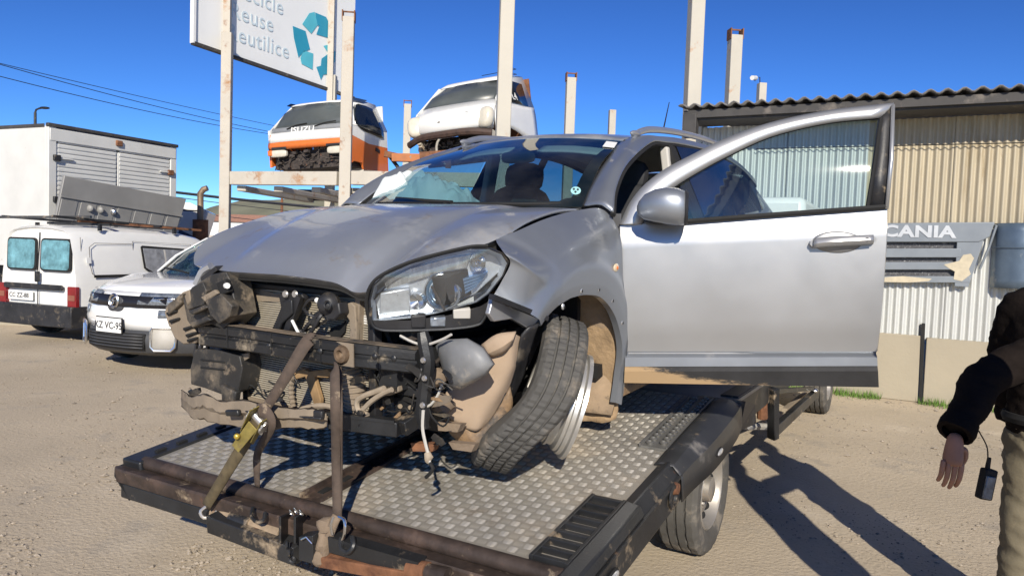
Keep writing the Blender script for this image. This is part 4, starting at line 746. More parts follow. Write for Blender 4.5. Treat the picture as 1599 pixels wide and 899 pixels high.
hood = G().grid([lip] + rows).build('bonnet', m_hood, car, smooth=50, solid=-.012)
G().grid([[p + V((.03, 0, -.035)) for p in r[2:-2]] for r in rows[::4]]).build('bonnet_liner', m_dark, hood)
# ---- front wings
hedge = [V(p) for p in (fr[8], fr[9])] + [V((.855, .74, 1.064)), V((1.148, .745, 1.098)), V((1.25, .80, 1.10)), V((1.30, .83, 1.10))]
def edge_at(x):
    P = [V((.3, .60, .91))] + hedge
    for a, b in zip(P, P[1:]):
        if x <= b.x: t = clamp((x - a.x) / (b.x - a.x)); return lerp(a, b, t)
    return P[-1]
m_liner = M('muddy_arch', (.28, .205, .135), .95, var=.25, vs=8, bump=.5, bs=35, bd=.01, dirt=((.10, .08, .06), .28, 9.))
AC = V((.945, 0, .365)); AR = .422
def Yw(x, z, flare=True):
    e = edge_at(x); ym = .888 - .15 * max(0, .72 - x) - .25 * max(0, .50 - x)
    y = ym - (ym - e.y) * clamp((z - (e.z - .20)) / .20) ** 2.3
    r = math.hypot(x - AC.x, z - AC.z); y += .018 * sstep(.56, .49, r) * sstep(.3, .5, z) * sstep(.35, .6, x)
    y -= .012 * math.exp(-((x - 1.16) / .08) ** 2 - ((z - .955) / .05) ** 2)
    y -= .008 * math.exp(-((z - .72) / .05) ** 2) * sstep(1.25, 1.36, x)
    return y
ins = [(.585, .685), (.63, .722), (.68, .752), (.72, .767), (.77, .779), (.82, .786)] + [(AC.x + AR * math.cos(R_(a)), AC.z + AR * math.sin(R_(a))) for a in (90, 68, 45, 25, 8, -8, -24)]
hp, hn = V((.155, .43, .76)), V((1, -.93, .25)).normalized()
def hl(px, py, off=0.): return cpl(px, py, hp + hn * off, hn)
out = [hl(769, 464, .004), hl(784, 438, .004), hl(797, 410, .004), hl(785, 392, .006), V((.56, .704, .987)), V((.646, .727, 1.009)), V((.87, .745, 1.062)), V((1.148, .748, 1.096))] + [V((x, Yw(x, z), z)) for x, z in ((1.262, 1.095), (1.292, .98), (1.318, .78), (1.340, .50), (1.345, .30))]
insd, outd = cr([V((a, Yw(a, b), b)) for a, b in ins], 60), cr(out, 60)
for s in (1, -1):
    rows = []
    for k in range(23):
        t = k / 22; r = []
        for a, b in zip(insd, outd):
            x, z = lerp(a.x, b.x, t), lerp(a.z, b.z, t); y = Yw(x, z) + (b.y - Yw(b.x, b.z)) * t ** 2.5
            r.append(V((x, s * y, z)))
        rows.append(r)
    lipin = [V((p.x, p.y - s * .012, p.z)) + (V((AC.x, 0, AC.z)) - V((p.x, 0, p.z))).normalized() * .040 for p in rows[0]]; lip2 = [p - V((0, s * .03, 0)) for p in lipin]
    wing = G().grid([lip2, lipin] + rows).build('wing', m_wing, car, smooth=55)
    if s > 0:
        for a in (120, 98, 76, 55, 33):
            x, z = AC.x + (AR - .012) * math.cos(R_(a)), AC.z + (AR - .012) * math.sin(R_(a)); q = G().blob((x, Yw(x, z) - .008, z), (.010, .007, .013), 5).build('arch_clip', m_silver, wing); G().blob((x, Yw(x, z) - .002, z - .002), (.004, .004, .007), 5).build('clip_hole', m_dark, wing)
        c = cy_(962, 418, .893); rp = G().blob(c, (.026, .008, .019), 8).build('side_repeater', M('cream_lens', (.62, .50, .34), .2, coat=.8), wing); G().blob(c + V((0, .006, 0)), (.011, .005, .009), 6).build('repeater_bulb', m_orange, wing)
    # wheel-arch liner
    rows = [[V((AC.x + AR * 1.0 * math.cos(R_(a)) + .0, s * y, AC.z + AR * 1.0 * math.sin(R_(a)))) for a in range(115 if s > 0 else 150, -39, -7)] for y in (.85, .70, .55, .40)]
    G().grid(rows).jit(.012, 9).build('arch_liner', m_liner, car, solid=.01)
    G().grid([[V((AC.x + r * math.cos(R_(a)), s * .40, AC.z + r * math.sin(R_(a)))) for a in range(180, -41, -10)] for r in (.45, .2, .02)]).build('inner_wing', m_dark, car)
rows = dense([[V((1.22, .56, .72)), V((1.25, .72, .73)), V((1.27, .86, .74))], [V((1.33, .54, .50)), V((1.34, .72, .48)), V((1.345, .87, .47))], [V((1.36, .56, .26)), V((1.37, .72, .24)), V((1.352, .87, .22))], [V((1.30, .58, .10)), V((1.33, .70, .08)), V((1.35, .86, .12))]], 10, 14)
G().grid(rows).jit(.02, 11).build('splash_panel', M('caked_mud', (.36, .25, .145), .95, var=.25, vs=10, bump=.6, bs=30, bd=.012, dirt=((.17, .12, .08), .25, 12)), car, solid=.012)
# ---- windscreen, pillars, roof
wb = [V((1.03 + .235 * (y / .70) ** 2, y, 1.098 + .014 * (y / .7) ** 2)) for y in (-.70, -.5, -.25, 0, .25, .5, .70)]
wt = [V((1.95 + .06 * (t / .555) ** 2, t, 1.502 - .032 * (t / .555) ** 2)) for t in (-.555, -.40, -.2, 0, .2, .40, .555)]
wm = [lerp(a, b, .5) + V((-.035, 0, .045)) for a, b in zip(wb, wt)]
G().grid(dense([wb, wm, wt], 18, 14)).build('windscreen', m_glass, car, smooth=60)
frit = m_dark
def strip(a, b, nm, mt, par=car, so=.012, nu=18, nv=4, mid=None): return G().grid(dense([a] + ([mid] if mid else []) + [b], nu, nv)).build(nm, mt, par, smooth=50, solid=so)
wd_ = dense([wb, wm, wt], 18, 14)
G().grid([[p + V((.006, 0, -.006)) for p in r] for r in wd_[:2]]).build('screen_base_band', m_dark, car); G().grid([[p + V((.006, 0, -.004)) for p in r] for r in wd_[-2:]]).build('screen_top_band', m_dark, car)
for sl_ in (slice(0, 2), slice(-2, None)): G().grid([[p + V((.004, 0, -.004)) for p in r[sl_]] for r in wd_]).build('screen_side_band', m_dark, car)
roofc = [(1.95, 1.502), (2.02, 1.528), (2.2, 1.545), (2.6, 1.565), (3.2, 1.56), (3.8, 1.50), (4.25, 1.42)]
rows = []
for x, z in roofc:
    hw_ = .56 + .012 * sstep(2, 2.4, x); dx = .06 if x < 2 else (.03 if x < 2.1 else 0)
    rows.append([V((x + dx * (t ** 2), hw_ * t, z - .045 * abs(t) ** 2.4)) for t in (-1, -.75, -.5, 0, .5, .75, 1)])
rows = dense(rows, 18, 24); roof = G().grid(rows).build('roof', m_hood, car, smooth=50, solid=-.01)
G().grid([[p + V((0, 0, -.03)) for p in r[1:-1]] for r in rows[1:-1]]).build('headlining', m_trim, roof)
for s in (1, -1):
    a = [V(p) for p in ((1.262, .705, 1.110), (1.40, .672, 1.20), (1.66, .62, 1.335), (2.012, .556, 1.470), (2.3, .572, 1.50), (2.7, .572, 1.52), (3.3, .572, 1.51), (3.85, .572, 1.45), (4.27, .572, 1.375))]
    b = [V(p) for p in ((1.252, .862, 1.085), (1.375, .815, 1.198), (1.66, .742, 1.328), (2.2, .632, 1.470), (2.42, .632, 1.487), (2.75, .635, 1.494), (3.3, .64, 1.48), (3.85, .66, 1.40), (4.15, .69, 1.29))]
    mid = [lerp(p, q, .55) + V((-.01, .014, .022)) for p, q in zip(a, b)]
    ms = lambda P: [V((p.x, s * p.y, p.z)) for p in P]
    sf = strip(ms(a), ms(b), 'roof_frame', m_wing, nu=40, nv=8, mid=ms(mid))
    G().tube([V((p.x + .004, s * (p.y - .004), p.z - .012)) for p in cr(b, 40)], .013, 6).build('door_seal', m_dark, sf)
    G().tube(ms([V((p.x - .004, p.y + .003, p.z + .002)) for p in cr(a[:4], 20)]), .006, 5).build('screen_trim', m_dark, sf)
    # roof rail
    rl = [V((2.06, s * .585, 1.500)), V((2.16, s * .588, 1.532)), V((2.32, s * .592, 1.556)), V((2.7, s * .595, 1.572)), V((3.2, s * .60, 1.568)), V((3.6, s * .60, 1.540)), V((3.78, s * .60, 1.505))]
    G().tube(cr(rl, 24), .014, 8, 1.4).build('roof_rail', m_silver, car); G().blob((2.09, s * .585, 1.515), (.06, .022, .018), 6).build('rail_foot', m_silver, car); G().blob((3.76, s * .60, 1.50), (.05, .022, .02), 6).build('rail_foot', m_silver, car)
    # side behind the front door
    x0 = 2.44
    q = [[V((x0, .885, .36)), V((3.0, .89, .36)), V((3.10, .89, .40)), V((3.15, .89, .55)), V((4.0, .88, .55)), V((4.30, .84, .45)), V((4.46, .70, .42))],
         [V((x0, .888, .62)), V((3.0, .89, .62)), V((3.2, .90, .68)), V((3.5, .905, .74)), V((3.95, .895, .70)), V((4.30, .85, .65)), V((4.47, .72, .62))],
         [V((x0, .885, .88)), V((3.0, .885, .88)), V((3.2, .885, .90)), V((3.5, .885, .92)), V((3.95, .875, .92)), V((4.28, .83, .92)), V((4.44, .70, .9))],
         [V((x0, .865, 1.04)), V((3.0, .86, 1.05)), V((3.2, .855, 1.06)), V((3.5, .85, 1.07)), V((3.9, .84, 1.09)), V((4.2, .79, 1.10)), V((4.36, .68, 1.1))]]
    rear = G().grid(dense([ms(r) for r in q], 30, 14)).build('rear_side', m_silver, car, solid=.015)
    G().tube(ms([V((3.02, .893, .36)), V((3.06, .895, .6)), V((3.1, .89, .9)), V((3.12, .862, 1.05))]), .005, 5).build('door_gap', m_dark, rear); G().blob((2.62, s * .90, .93), (.10, .016, .018), 8).build('door_handle', m_silver, rear)
    gl = [V((2.50, .855, 1.055)), V((3.1, .85, 1.065)), V((3.8, .832, 1.095)), V((4.02, .80, 1.12))], [V((2.56, .645, 1.475)), V((3.1, .648, 1.478)), V((3.75, .668, 1.405)), V((3.98, .70, 1.33))]
    G().grid(dense([ms(r) for r in gl], 12, 6)).build('rear_side_glass', m_tint if s > 0 else glass('half_tint', (.30, .40, .44), .08), car)
    for (xa, xb, wd2) in ((2.43, 2.49, .05), (3.10, 3.16, .04), (3.98, 4.10, .14)):
        G().prism(ms([V((xa - wd2, .862, 1.04)), V((xa + wd2, .858, 1.05)), V((xb + wd2 * .8, .648, 1.47 - (.17 if xa > 3.5 else 0))), V((xb - wd2 * .8, .64, 1.48 - (.15 if xa > 3.5 else 0)))]), (0, -s * .03, 0)).build('pillar', m_dark if xa < 3.5 else m_silver, car)
    G().span((2.40, s * .80, .4), (2.46, s * .62, 1.46), .10, .05, (0, 1, 0)).build('pillar_trim', m_trim, car, bev=.01)
    sill = G().prism(ms([V((1.36, .80, .20)), V((1.36, .875, .22)), V((1.36, .885, .34)), V((1.36, .80, .40))]), (1.75, 0, 0)).build('sill', m_muddypl, car, bev=.01)
    G().span((1.36, s * .76, .36), (2.5, s * .76, .38), .10, .06).build('door_step', m_dark, car)
    G().prism(ms([V((1.37, .84, .36)), V((1.34, .86, 1.08)), V((1.40, .80, 1.02)), V((1.41, .78, .36))]), (.03, -s * .10, 0)).build('hinge_pillar', m_silver if s > 0 else m_silver, car)
    # rear wheels
    rw = G().lathe([(.20, -.10), (.31, -.108), (.335, -.085), (.342, 0), (.335, .085), (.31, .108), (.20, .10)], (3.58, s * .775, .335), (0, s, 0), 40).build('rear_wheel', m_rubber, car); G().lathe([(.001, .06), (.05, .07), (.08, .04), (.19, .07), (.215, .10)], (3.58, s * .775, .335), (0, s, 0), 30).build('rim', m_rim, rw)
G().grid(dense([[V((4.27, y, 1.40)) for y in (-.57, 0, .57)], [V((4.42, y, 1.10)) for y in (-.68, 0, .68)], [V((4.50, y, .75)) for y in (-.72, 0, .72)], [V((4.50, y, .35)) for y in (-.72, 0, .72)]], 8, 12)).build('tailgate', m_silver, car, solid=.02)
G().grid([[V((4.305, y, 1.36)) for y in (-.50, 0, .50)], [V((4.425, y, 1.12)) for y in (-.58, 0, .58)]]).build('rear_glass', m_tint, car)
G().box((2.85, 0, .34), (3.1, 1.55, .06)).build('floor_pan', m_dark, car)
# closed far-side front door
q = [[V((1.35, -.885, .36)), V((1.9, -.89, .36)), V((2.44, -.885, .36))], [V((1.33, -.89, .7)), V((1.9, -.895, .7)), V((2.44, -.888, .7))], [V((1.28, -.865, 1.05)), V((1.9, -.865, 1.04)), V((2.44, -.865, 1.04))]]
G().grid(dense(q, 10, 8)).build('passenger_door', m_silver, car, solid=.02)
G().grid(dense([[V((1.45, -.85, 1.07)), V((1.9, -.855, 1.055)), V((2.40, -.855, 1.05))], [V((1.70, -.73, 1.33)), V((1.98, -.685, 1.40)), V((2.42, -.64, 1.475))]], 8, 4)).build('passenger_glass', m_wglass, car)
# ---- black masses added in the engine bay to block light; cabin masses
G().box((.62, 0, .58), (.56, .74, .50)).build('engine_block', m_dark, car, bev=.03); G().box((1.20, 0, .70), (.03, 1.45, .70)).build('firewall', m_dark, car)
G().box((.40, 0, .80), (.34, .70, .06)).build('engine_cover', m_blackpl, car, bev=.02)
for s in (-1, 1): G().span((.20, s * .47, .50), (1.2, s * .47, .50), .09, .13).build('chassis_leg', m_blackst, car); G().span((.32, s * .62, .80), (1.2, s * .66, .98), .06, .10).build('inner_apron', m_dark, car)
rows = dense([[V((1.16, y, 1.07)) for y in (-.68, -.3, 0, .3, .68)], [V((1.40, y, 1.085 + (.03 if y > .1 else 0))) for y in (-.70, -.3, 0, .3, .70)], [V((1.66, y, 1.03 + (.05 if .1 < y < .6 else 0))) for y in (-.70, -.3, 0, .35, .70)], [V((1.72, y, .92)) for y in (-.70, -.3, 0, .3, .70)], [V((1.66, y, .70)) for y in (-.70, -.3, 0, .3, .70)]], 20, 14)
dash = G().grid(rows).build('dashboard', m_int, car, solid=.02)
sw = thing; sc0 = V((1.86, .37, .99)); sax = V((.90, 0, .42)).normalized()
G().lathe([(.168, -.012), (.180, 0), (.192, -.012), (.180, -.024)], sc0, sax, 36).build('steering_wheel', m_int, car); G().blob(sc0, (.04, .075, .07), 8).build('wheel_hub', m_int, car); G().cyl(sc0, sc0 - sax * .25, .03, .04, 10).build('steering_column', m_int, car)
for k in (90, 210, 330): G().span(sc0, sc0 + Matrix.Rotation(R_(k), 3, sax) @ V((0, .175, 0)), .03, .015, sax).build('wheel_spoke', m_int, car)
def seat(y, x, w_=.50):
    t = G().blob((x + .05, y, .60), (.26, w_ / 2, .10), 10, e=.55).build('seat', m_int, car); b = G().blob((x + .36, y, .92), (.09, w_ / 2 * .95, .33), 10, rotm('Y', 14), e=.55).build('seat_back', m_int, t); G().blob((x + .47, y, 1.30), (.055, .14, .095), 8, rotm('Y', 10), e=.6).build('headrest', m_int, t)
    for s in (-.05, .05): G().cyl((x + .45, y + s, 1.12), (x + .465, y + s, 1.28), .008, .008, 6).build('headrest_stem', m_rim, t)
seat(.37, 1.98); seat(-.37, 1.98)
G().blob((3.05, 0, .60), (.25, .62, .11), 10, e=.5).build('rear_bench', m_int, car); G().blob((3.32, 0, .92), (.09, .62, .28), 10, rotm('Y', 14), e=.5).build('rear_seat_back', m_int, car)
# deflated airbag spilling over the far side of the dash
rows = []
for j in range(23):
    v = j / 22; r = []
    for i in range(35):
        u = i / 34; y = -.66 + .56 * u; x = 1.28 + .34 * v
        env = math.sin(math.pi * clamp(u * 1.0)) ** .35 * math.sin(math.pi * clamp(v * .96 + .02)) ** .5
        f_ = abs(noise.noise(V((u * 3.2, v * 2.3, 3)))) * .13 + abs(noise.noise(V((u * 7 + v * 4, v * 5, 9)))) * .05
        r.append(V((x + .03 * noise.noise(V((u * 4, v * 4, 0))), y + .02 * noise.noise(V((u * 5, v * 3, 7))), 1.10 + env * (.12 + f_ * 1.3) + (.09 * env * sstep(.45, .15, u)))))
    rows.append(r)
G().grid(rows).build('airbag', m_bag, car, smooth=50)
# sun visors, mirror, stickers, wipers
for s in (1, -1): G().grid(dense([[V((1.93, s * .10, 1.455)), V((1.95, s * .30, 1.448)), V((2.0, s * .50, 1.425))], [V((1.84, s * .10, 1.415)), V((1.855, s * .30, 1.408)), V((1.905, s * .50, 1.385))]], 10, 4)).build('sun_visor', m_trim, car, solid=.012)
G().blob((1.80, 0, 1.385), (.015, .115, .035), 8, e=.6).build('interior_mirror', m_int, car); G().cyl((1.80, 0, 1.39), (1.84, 0, 1.46), .010, .010, 6).build('mirror_stem', m_int, car)
wn = (wd_[13][14] - wd_[13][12]).cross(wd_[12][13] - wd_[13][13]).normalized(); wn = wn if wn.x < 0 else -wn
def onscreen(px, py, off=.004):
    best = min((p for r in wd_ for p in r), key=lambda p: ((p - ceye).normalized() - (C3 @ ray(px, py)).normalized()).length)
    i, j = next((a, b) for a, r in enumerate(wd_) for b, p in enumerate(r) if p is best); i2, j2 = min(i + 1, 14), min(j + 1, 18)
    n = (wd_[i2][j] - wd_[i2 - 1][j]).cross(wd_[i][j2] - wd_[i][j2 - 1]).normalized(); n = n if n.x < 0 else -n
    return cpl(px, py, best + n * off, n), n
P4 = [onscreen(*p)[0] for p in ((947, 221), (964, 223), (959, 231), (941, 229))]; G().prism(P4, onscreen(952, 226)[1] * .002).build('inspection_sticker', m_plate, car)
c, n = onscreen(899, 298); e1 = (onscreen(907, 298)[0] - c); e2 = (onscreen(899, 292)[0] - c)
G().prism([c + e1 * math.cos(t / 8 * math.pi) + e2 * math.sin(t / 8 * math.pi) for t in range(16)], n * .002).build('round_sticker', M('aqua_sticker', (.35, .65, .66), .5), car)
for k in range(3):
    cc = c + e1 * .45 * math.cos(k * 2.1 + .4) + e2 * .45 * math.sin(k * 2.1 + .4) + n * .003; G().prism([cc + e1 * .25 * math.cos(t) + e2 * .3 * math.sin(t) for t in (0, 1.5, 3, 4.6)], n * .002).build('sticker_mark', m_ink, car)
G().tube(cr([V((1.06, .10, 1.125)), V((1.10, -.10, 1.133)), V((1.18, -.36, 1.145))], 10), .012, 6).build('wiper', m_dark, car); G().tube(cr([V((1.27, -.64, 1.11)), V((1.14, -.40, 1.12)), V((1.06, -.05, 1.118))], 8), .010, 6).build('wiper', m_dark, car); G().tube(cr([V((1.24, .60, 1.12)), V((1.10, .35, 1.118)), V((1.06, .05, 1.115))], 8), .010, 6).build('wiper', m_dark, car)
G().prism([V((.98, -.70, 1.085)), V((.98, .70, 1.085)), V((1.12, .62, 1.10)), V((1.05, 0, 1.095)), V((1.12, -.62, 1.10))], (0, 0, .006)).build('scuttle', m_blackpl, car)
G().tube([cx_(1036, 202, 3.6), cx_(1045, 160, 3.85)], [.006, .003], 6).build('antenna', m_dark, car)
# ---- open driver's door: (u along the door, w outward, z up) in car axes
TH = R_(69); HX, HY = 1.352, .885
du, dn = V((math.cos(TH), math.sin(TH), 0)), V((-math.sin(TH), math.cos(TH), 0)); DH = V((HX, HY, 0))
def D(u, w_, z): return DH + du * u + dn * w_ + V((0, 0, z))
def tumble(z): return -.12 * max(0, z - 1.03) - .28 * max(0, z - 1.03) ** 2
def dp(px, py, w0=0.):
    w_ = w0
    for _ in range(6):
        p = cpl(px, py, D(0, w_, 0), dn); w_ = w0 + tumble(p.z)
    return (p - DH).dot(du), p.z
def dpt(px, py, w0=0.): u, z = dp(px, py, w0); return D(u, w0 + tumble(z), z)
door = G()
top = [dp(*p) for p in ((968, 352), (1000, 349), (1050, 346), (1100, 343), (1200, 338), (1300, 332), (1384, 327))]
bot = [dp(*p) for p in ((977, 548), (1005, 548), (1050, 548), (1100, 548), (1200, 548), (1300, 548), (1369, 548))]
rows = []
for k in range(17):
    t = k / 16; r = []
    for i, (a, b) in enumerate(zip(top, bot)):
        u, z = lerp(a[0], b[0], t), lerp(a[1], b[1], t)
        w_ = .012 * math.sin(math.pi * t) + .016 * sstep(.04, .12, t) - .010 * sstep(.80, 1., t)
        r.append(D(u, w_, z))
    rows.append(cr(r, 24))
dr = G().grid(rows).build('driver_door', m_door, car, smooth=50); dr['label'] = 'clean bright silver front door swung wide open'
ro = [r[-1] for r in rows]; rf = [r[0] for r in rows]
for e, s in ((ro, 1), (rf, -1)): G().grid([e, [p + du * (s * .008) - dn * .02 for p in e], [p - dn * .055 for p in e]]).build('door_edge', m_door, dr)
# moulding and muddy cladding
A, Bq = dp(977, 548), dp(1369, 548); A2, B2 = dp(976, 571), dp(1369, 570); A3, B3 = dp(975, 599), dp(1370, 606)
G().grid([[D(A[0], .002, A[1]), D(Bq[0], .002, Bq[1])], [D(A[0], -.010, A[1] - .01), D(Bq[0], -.010, Bq[1] - .01)], [D(A[0], .014, lerp(A[1], A2[1], .4)), D(Bq[0], .014, lerp(Bq[1], B2[1], .4))], [D(A2[0], .016, A2[1]), D(B2[0], .016, B2[1])]]).build('door_moulding', m_wing, dr, smooth=0)
cl = [[D(lerp(A2[0], B2[0], k / 12), .012, lerp(A2[1], B2[1], k / 12)) for k in range(13)], [D(lerp(A2[0], B2[0], k / 12), .028, lerp(A2[1], B2[1], k / 12) - .02) for k in range(13)], [D(lerp(A3[0], B3[0], k / 12), .022, lerp(A3[1], B3[1], k / 12) + .01) for k in range(13)], [D(lerp(A3[0], B3[0], k / 12), -.05, lerp(A3[1], B3[1], k / 12)) for k in range(13)]]
m_clad = M('mud_splashed_cladding', (.02, .02, .021), .5, var=.3, bump=.15, bs=90, bd=.004)
_t = m_clad.node_tree; _N = _t.nodes; _Lk = _t.links; _b = _N['Principled BSDF']
_g = _N.new('ShaderNodeTexCoord'); _sx = _N.new('ShaderNodeSeparateXYZ'); _Lk.new(_g.outputs['Object'], _sx.inputs[0])
_n = _N.new('ShaderNodeTexNoise'); _n.inputs['Scale'].default_value = 7; _n.inputs['Detail'].default_value = 10; _n.inputs['Roughness'].default_value = .75; _mp = _N.new('ShaderNodeMapping'); _mp.inputs['Scale'].default_value = (1, 1, 3.5); _Lk.new(_g.outputs['Object'], _mp.inputs[0]); _Lk.new(_mp.outputs[0], _n.inputs['Vector'])
_a = _N.new('ShaderNodeMath'); _a.operation = 'MULTIPLY_ADD'; _a.inputs[1].default_value = -.62; _a.inputs[2].default_value = 1.36; _Lk.new(_sx.outputs['Y'], _a.inputs[0])     # mud thrown up by the front wheel thins along the door
_z = _N.new('ShaderNodeMath'); _z.operation = 'MULTIPLY_ADD'; _z.inputs[1].default_value = -5.; _z.inputs[2].default_value = 1.70; _Lk.new(_sx.outputs['Z'], _z.inputs[0])
_s1 = _N.new('ShaderNodeMath'); _s1.operation = 'ADD'; _Lk.new(_a.outputs[0], _s1.inputs[0]); _Lk.new(_z.outputs[0], _s1.inputs[1])
_s2 = _N.new('ShaderNodeMath'); _s2.operation = 'ADD'; _Lk.new(_s1.outputs[0], _s2.inputs[0]); _Lk.new(_n.outputs[0], _s2.inputs[1])
_r2 = _N.new('ShaderNodeMapRange'); _r2.inputs[1].default_value = 1.02; _r2.inputs[2].default_value = 1.16; _Lk.new(_s2.outputs[0], _r2.inputs[0])
_mx = _N.new('ShaderNodeMix'); _mx.data_type = 'RGBA'; _mx.inputs[7].default_value = (.34, .235, .13, 1); _old = _b.inputs['Base Color'].links[0].from_socket; _Lk.new(_r2.outputs[0], _mx.inputs[0]); _Lk.new(_old, _mx.inputs[6]); _Lk.new(_mx.outputs[2], _b.inputs['Base Color'])
_rr = _N.new('ShaderNodeMath'); _rr.operation = 'MAXIMUM'; _ro = _b.inputs['Roughness'].links[0].from_socket; _Lk.new(_ro, _rr.inputs[0]); _Lk.new(_r2.outputs[0], _rr.inputs[1]); _Lk.new(_rr.outputs[0], _b.inputs['Roughness'])
G().grid(cl).build('door_cladding', m_clad, dr, smooth=40)
# window frame: outer line and glass line
ol = [(968, 352), (972, 345), (985, 318), (1008, 290), (1040, 266), (1080, 245), (1130, 221), (1200, 196), (1290, 177), (1395, 165)]
il = [(1000, 349), (1003, 345), (1014, 328), (1032, 308), (1055, 290), (1087, 270), (1133, 245), (1203, 213), (1290, 192), (1372, 184)]
O, I = [dpt(*p) for p in ol], [dpt(*p) for p in il]
strip(O, I, 'window_frame', m_door, dr, .03, 40, 4, [lerp(a, b, .5) + dn * .012 for a, b in zip(O, I)])
G().tube(cr(I, 40), .009, 6).build('window_seal', m_dark, dr)
G().grid([[dpt(1372, 184), dpt(1395, 165)], [dpt(1369, 205), dpt(1393, 190)], [dpt(1360, 275), dpt(1388, 270)], [dpt(1352, 323), dpt(1384, 325)]]).build('pillar_applique', m_blackpl, dr, solid=.02)
G().grid([[dpt(1391, 166, .012), dpt(1396, 165, .012)], [dpt(1388, 250, .012), dpt(1394, 250, .012)], [dpt(1381, 327, .012), dpt(1386, 327, .012)]]).build('frame_end', m_door, dr, solid=.03)
G().tube([dpt(1068, 346, .016), dpt(1200, 336, .018), dpt(1384, 323, .018)], .009, 6, 1.4).build('waist_seal', m_dark, dr); G().tube([dpt(1376, 184, .01), dpt(1366, 255, .01), dpt(1355, 322, .01)], .008, 6).build('window_seal', m_dark, dr)
gi = [dpt(*p, -.012) for p in ((1050, 293), (1087, 270), (1133, 245), (1203, 213), (1290, 192), (1373, 184))]; gb = [dpt(*p, -.012) for p in ((1072, 347), (1110, 344), (1160, 341), (1220, 337), (1290, 331), (1354, 323))]
G().grid(dense([gi, [lerp(a, b, .5) + dn * .008 for a, b in zip(gi, gb)], gb], 20, 8)).build('door_glass', m_wglass, dr)
sail = [dpt(*p, .004) for p in ((1000, 349), (1012, 330), (1032, 308), (1052, 291), (1074, 346))]; G().prism(sail, dn * .01).build('mirror_sail', m_blackpl, dr, bev=.003)
# inner trim of the door
ip = [[p - dn * .06 for p in r[1:-1]] for r in rows[1:]]; G().grid(ip).build('door_trim', m_int, dr); G().prism([D(.0, -.056, .34), D(1.08, -.056, .36), D(1.08, -.056, .46), D(.0, -.056, .46)], dn * .05).build('door_bottom', m_silver, dr)
# handle
hc = dpt(1307, 378, .026); G().blob(hc, (.10, .012, .047), 12, Matrix((du, dn, V((0, 0, 1)))).transposed()).build('handle_recess', M('recess_grey', (.28, .285, .29), .4, .6), dr)
h0, h1, h2 = dpt(1270, 380, .05), dpt(1300, 377, .062), dpt(1363, 374, .05); hd = G().grid(dense([[h0 + V((0, 0, .016)), h1 + V((0, 0, .017)), lerp(h1, h2, .5) + dn * .004 + V((0, 0, .017)), h2 + V((0, 0, .016))], [h0 + dn * .012, h1 + dn * .012, lerp(h1, h2, .5) + dn * .014, h2 + dn * .012], [h0 - V((0, 0, .016)), h1 - V((0, 0, .017)), lerp(h1, h2, .5) - V((0, 0, .017)), h2 - V((0, 0, .016))]], 14, 6)).build('handle', m_door, dr, solid=.014)
for p in (h0, h2): G().cyl(p - dn * .03, p + dn * .004, .014, .014, 10).build('handle_foot', m_door, dr)
G().cyl(h2 - du * .028 + dn * .012, h2 - du * .028 + dn * .020, .009, .009, 14).build('key_lock', m_blackpl, dr)
lk = h2 - du * .058; G().span(lk - V((0, 0, .016)) + dn * .013, lk + V((0, 0, .016)) + dn * .013, .002, .006, dn).build('handle_gap', m_dark, dr)
# mirror
MR = Matrix((du, dn, V((0, 0, 1)))).transposed(); mc = dpt(1037, 322, .13)
def mrow(u, sy, sz, dz, dw): return [mc + du * u + dn * (dw + sy * math.copysign(abs(math.cos(t)) ** .75, math.cos(t))) + V((0, 0, dz + sz * math.copysign(abs(math.sin(t)) ** .8, math.sin(t)))) for t in [2 * math.pi * k / 28 for k in range(28)]]
mr = [mrow(-.118, .008, .012, -.012, -.02), mrow(-.110, .03, .030, -.010, -.01), mrow(-.085, .052, .055, -.004, 0), mrow(-.04, .075, .072, .002, .005), mrow(.01, .085, .080, .002, .005), mrow(.055, .085, .080, -.002, .004), mrow(.085, .080, .074, -.006, .002), mrow(.096, .074, .066, -.008, 0), mrow(.098, .06, .052, -.008, 0)]
mi = G().loft(mr).build('wing_mirror', m_wing, dr, smooth=60); G().loft([mrow(.090, .086, .078, -.006, .002), mrow(.102, .080, .072, -.008, 0)]).build('mirror_rim', m_blackpl, dr)
G().blob(mc + V((0, 0, -.07)) - dn * .03 + du * -.01, (.075, .06, .02), 8, MR).build('mirror_base', m_blackpl, dr); G().span(mc - dn * .13 + du * -.03 + V((0, 0, -.045)), mc - dn * .02 + du * -.01 + V((0, 0, -.05)), .07, .04).build('mirror_arm', m_blackpl, dr)

# ---- headlamp: sloping plane round the wing corner
HO = [(580, 502), (577, 470), (583, 446), (600, 430), (640, 412), (690, 398), (735, 388), (765, 388), (785, 396), (794, 410), (786, 430), (764, 458), (745, 472), (710, 482), (680, 490), (640, 497), (600, 501)]
sgn = -1.
def hring(sc, off, c=(675, 448)): return [hl(c[0] + (x - c[0]) * sc, c[1] + (y - c[1]) * sc, off) for x, y in HO]
hlm = G().loft([hring(1.02, .10), hring(1.02, .012), hring(1.0, -.002), hring(.985, .004)], caps=False).build('headlamp', m_blackpl, car, smooth=40)
m_bowl = M('lamp_bowl_grey', (.56, .59, .63), .30, .45, var=.18, vs=22)
nH = len(HO); r0, r1 = hring(.98, .006), hring(.90, .075)
G().add(r0 + r1, [(i, (i + 1) % nH, nH + (i + 1) % nH, nH + i) for i in range(nH)] + [tuple(range(nH, 2 * nH))]).build('lamp_bowl', m_bowl, hlm, smooth=20)
cc = hl(675, 446, -.028); R0, R1 = hring(.985, 0), hring(.6, -.018)
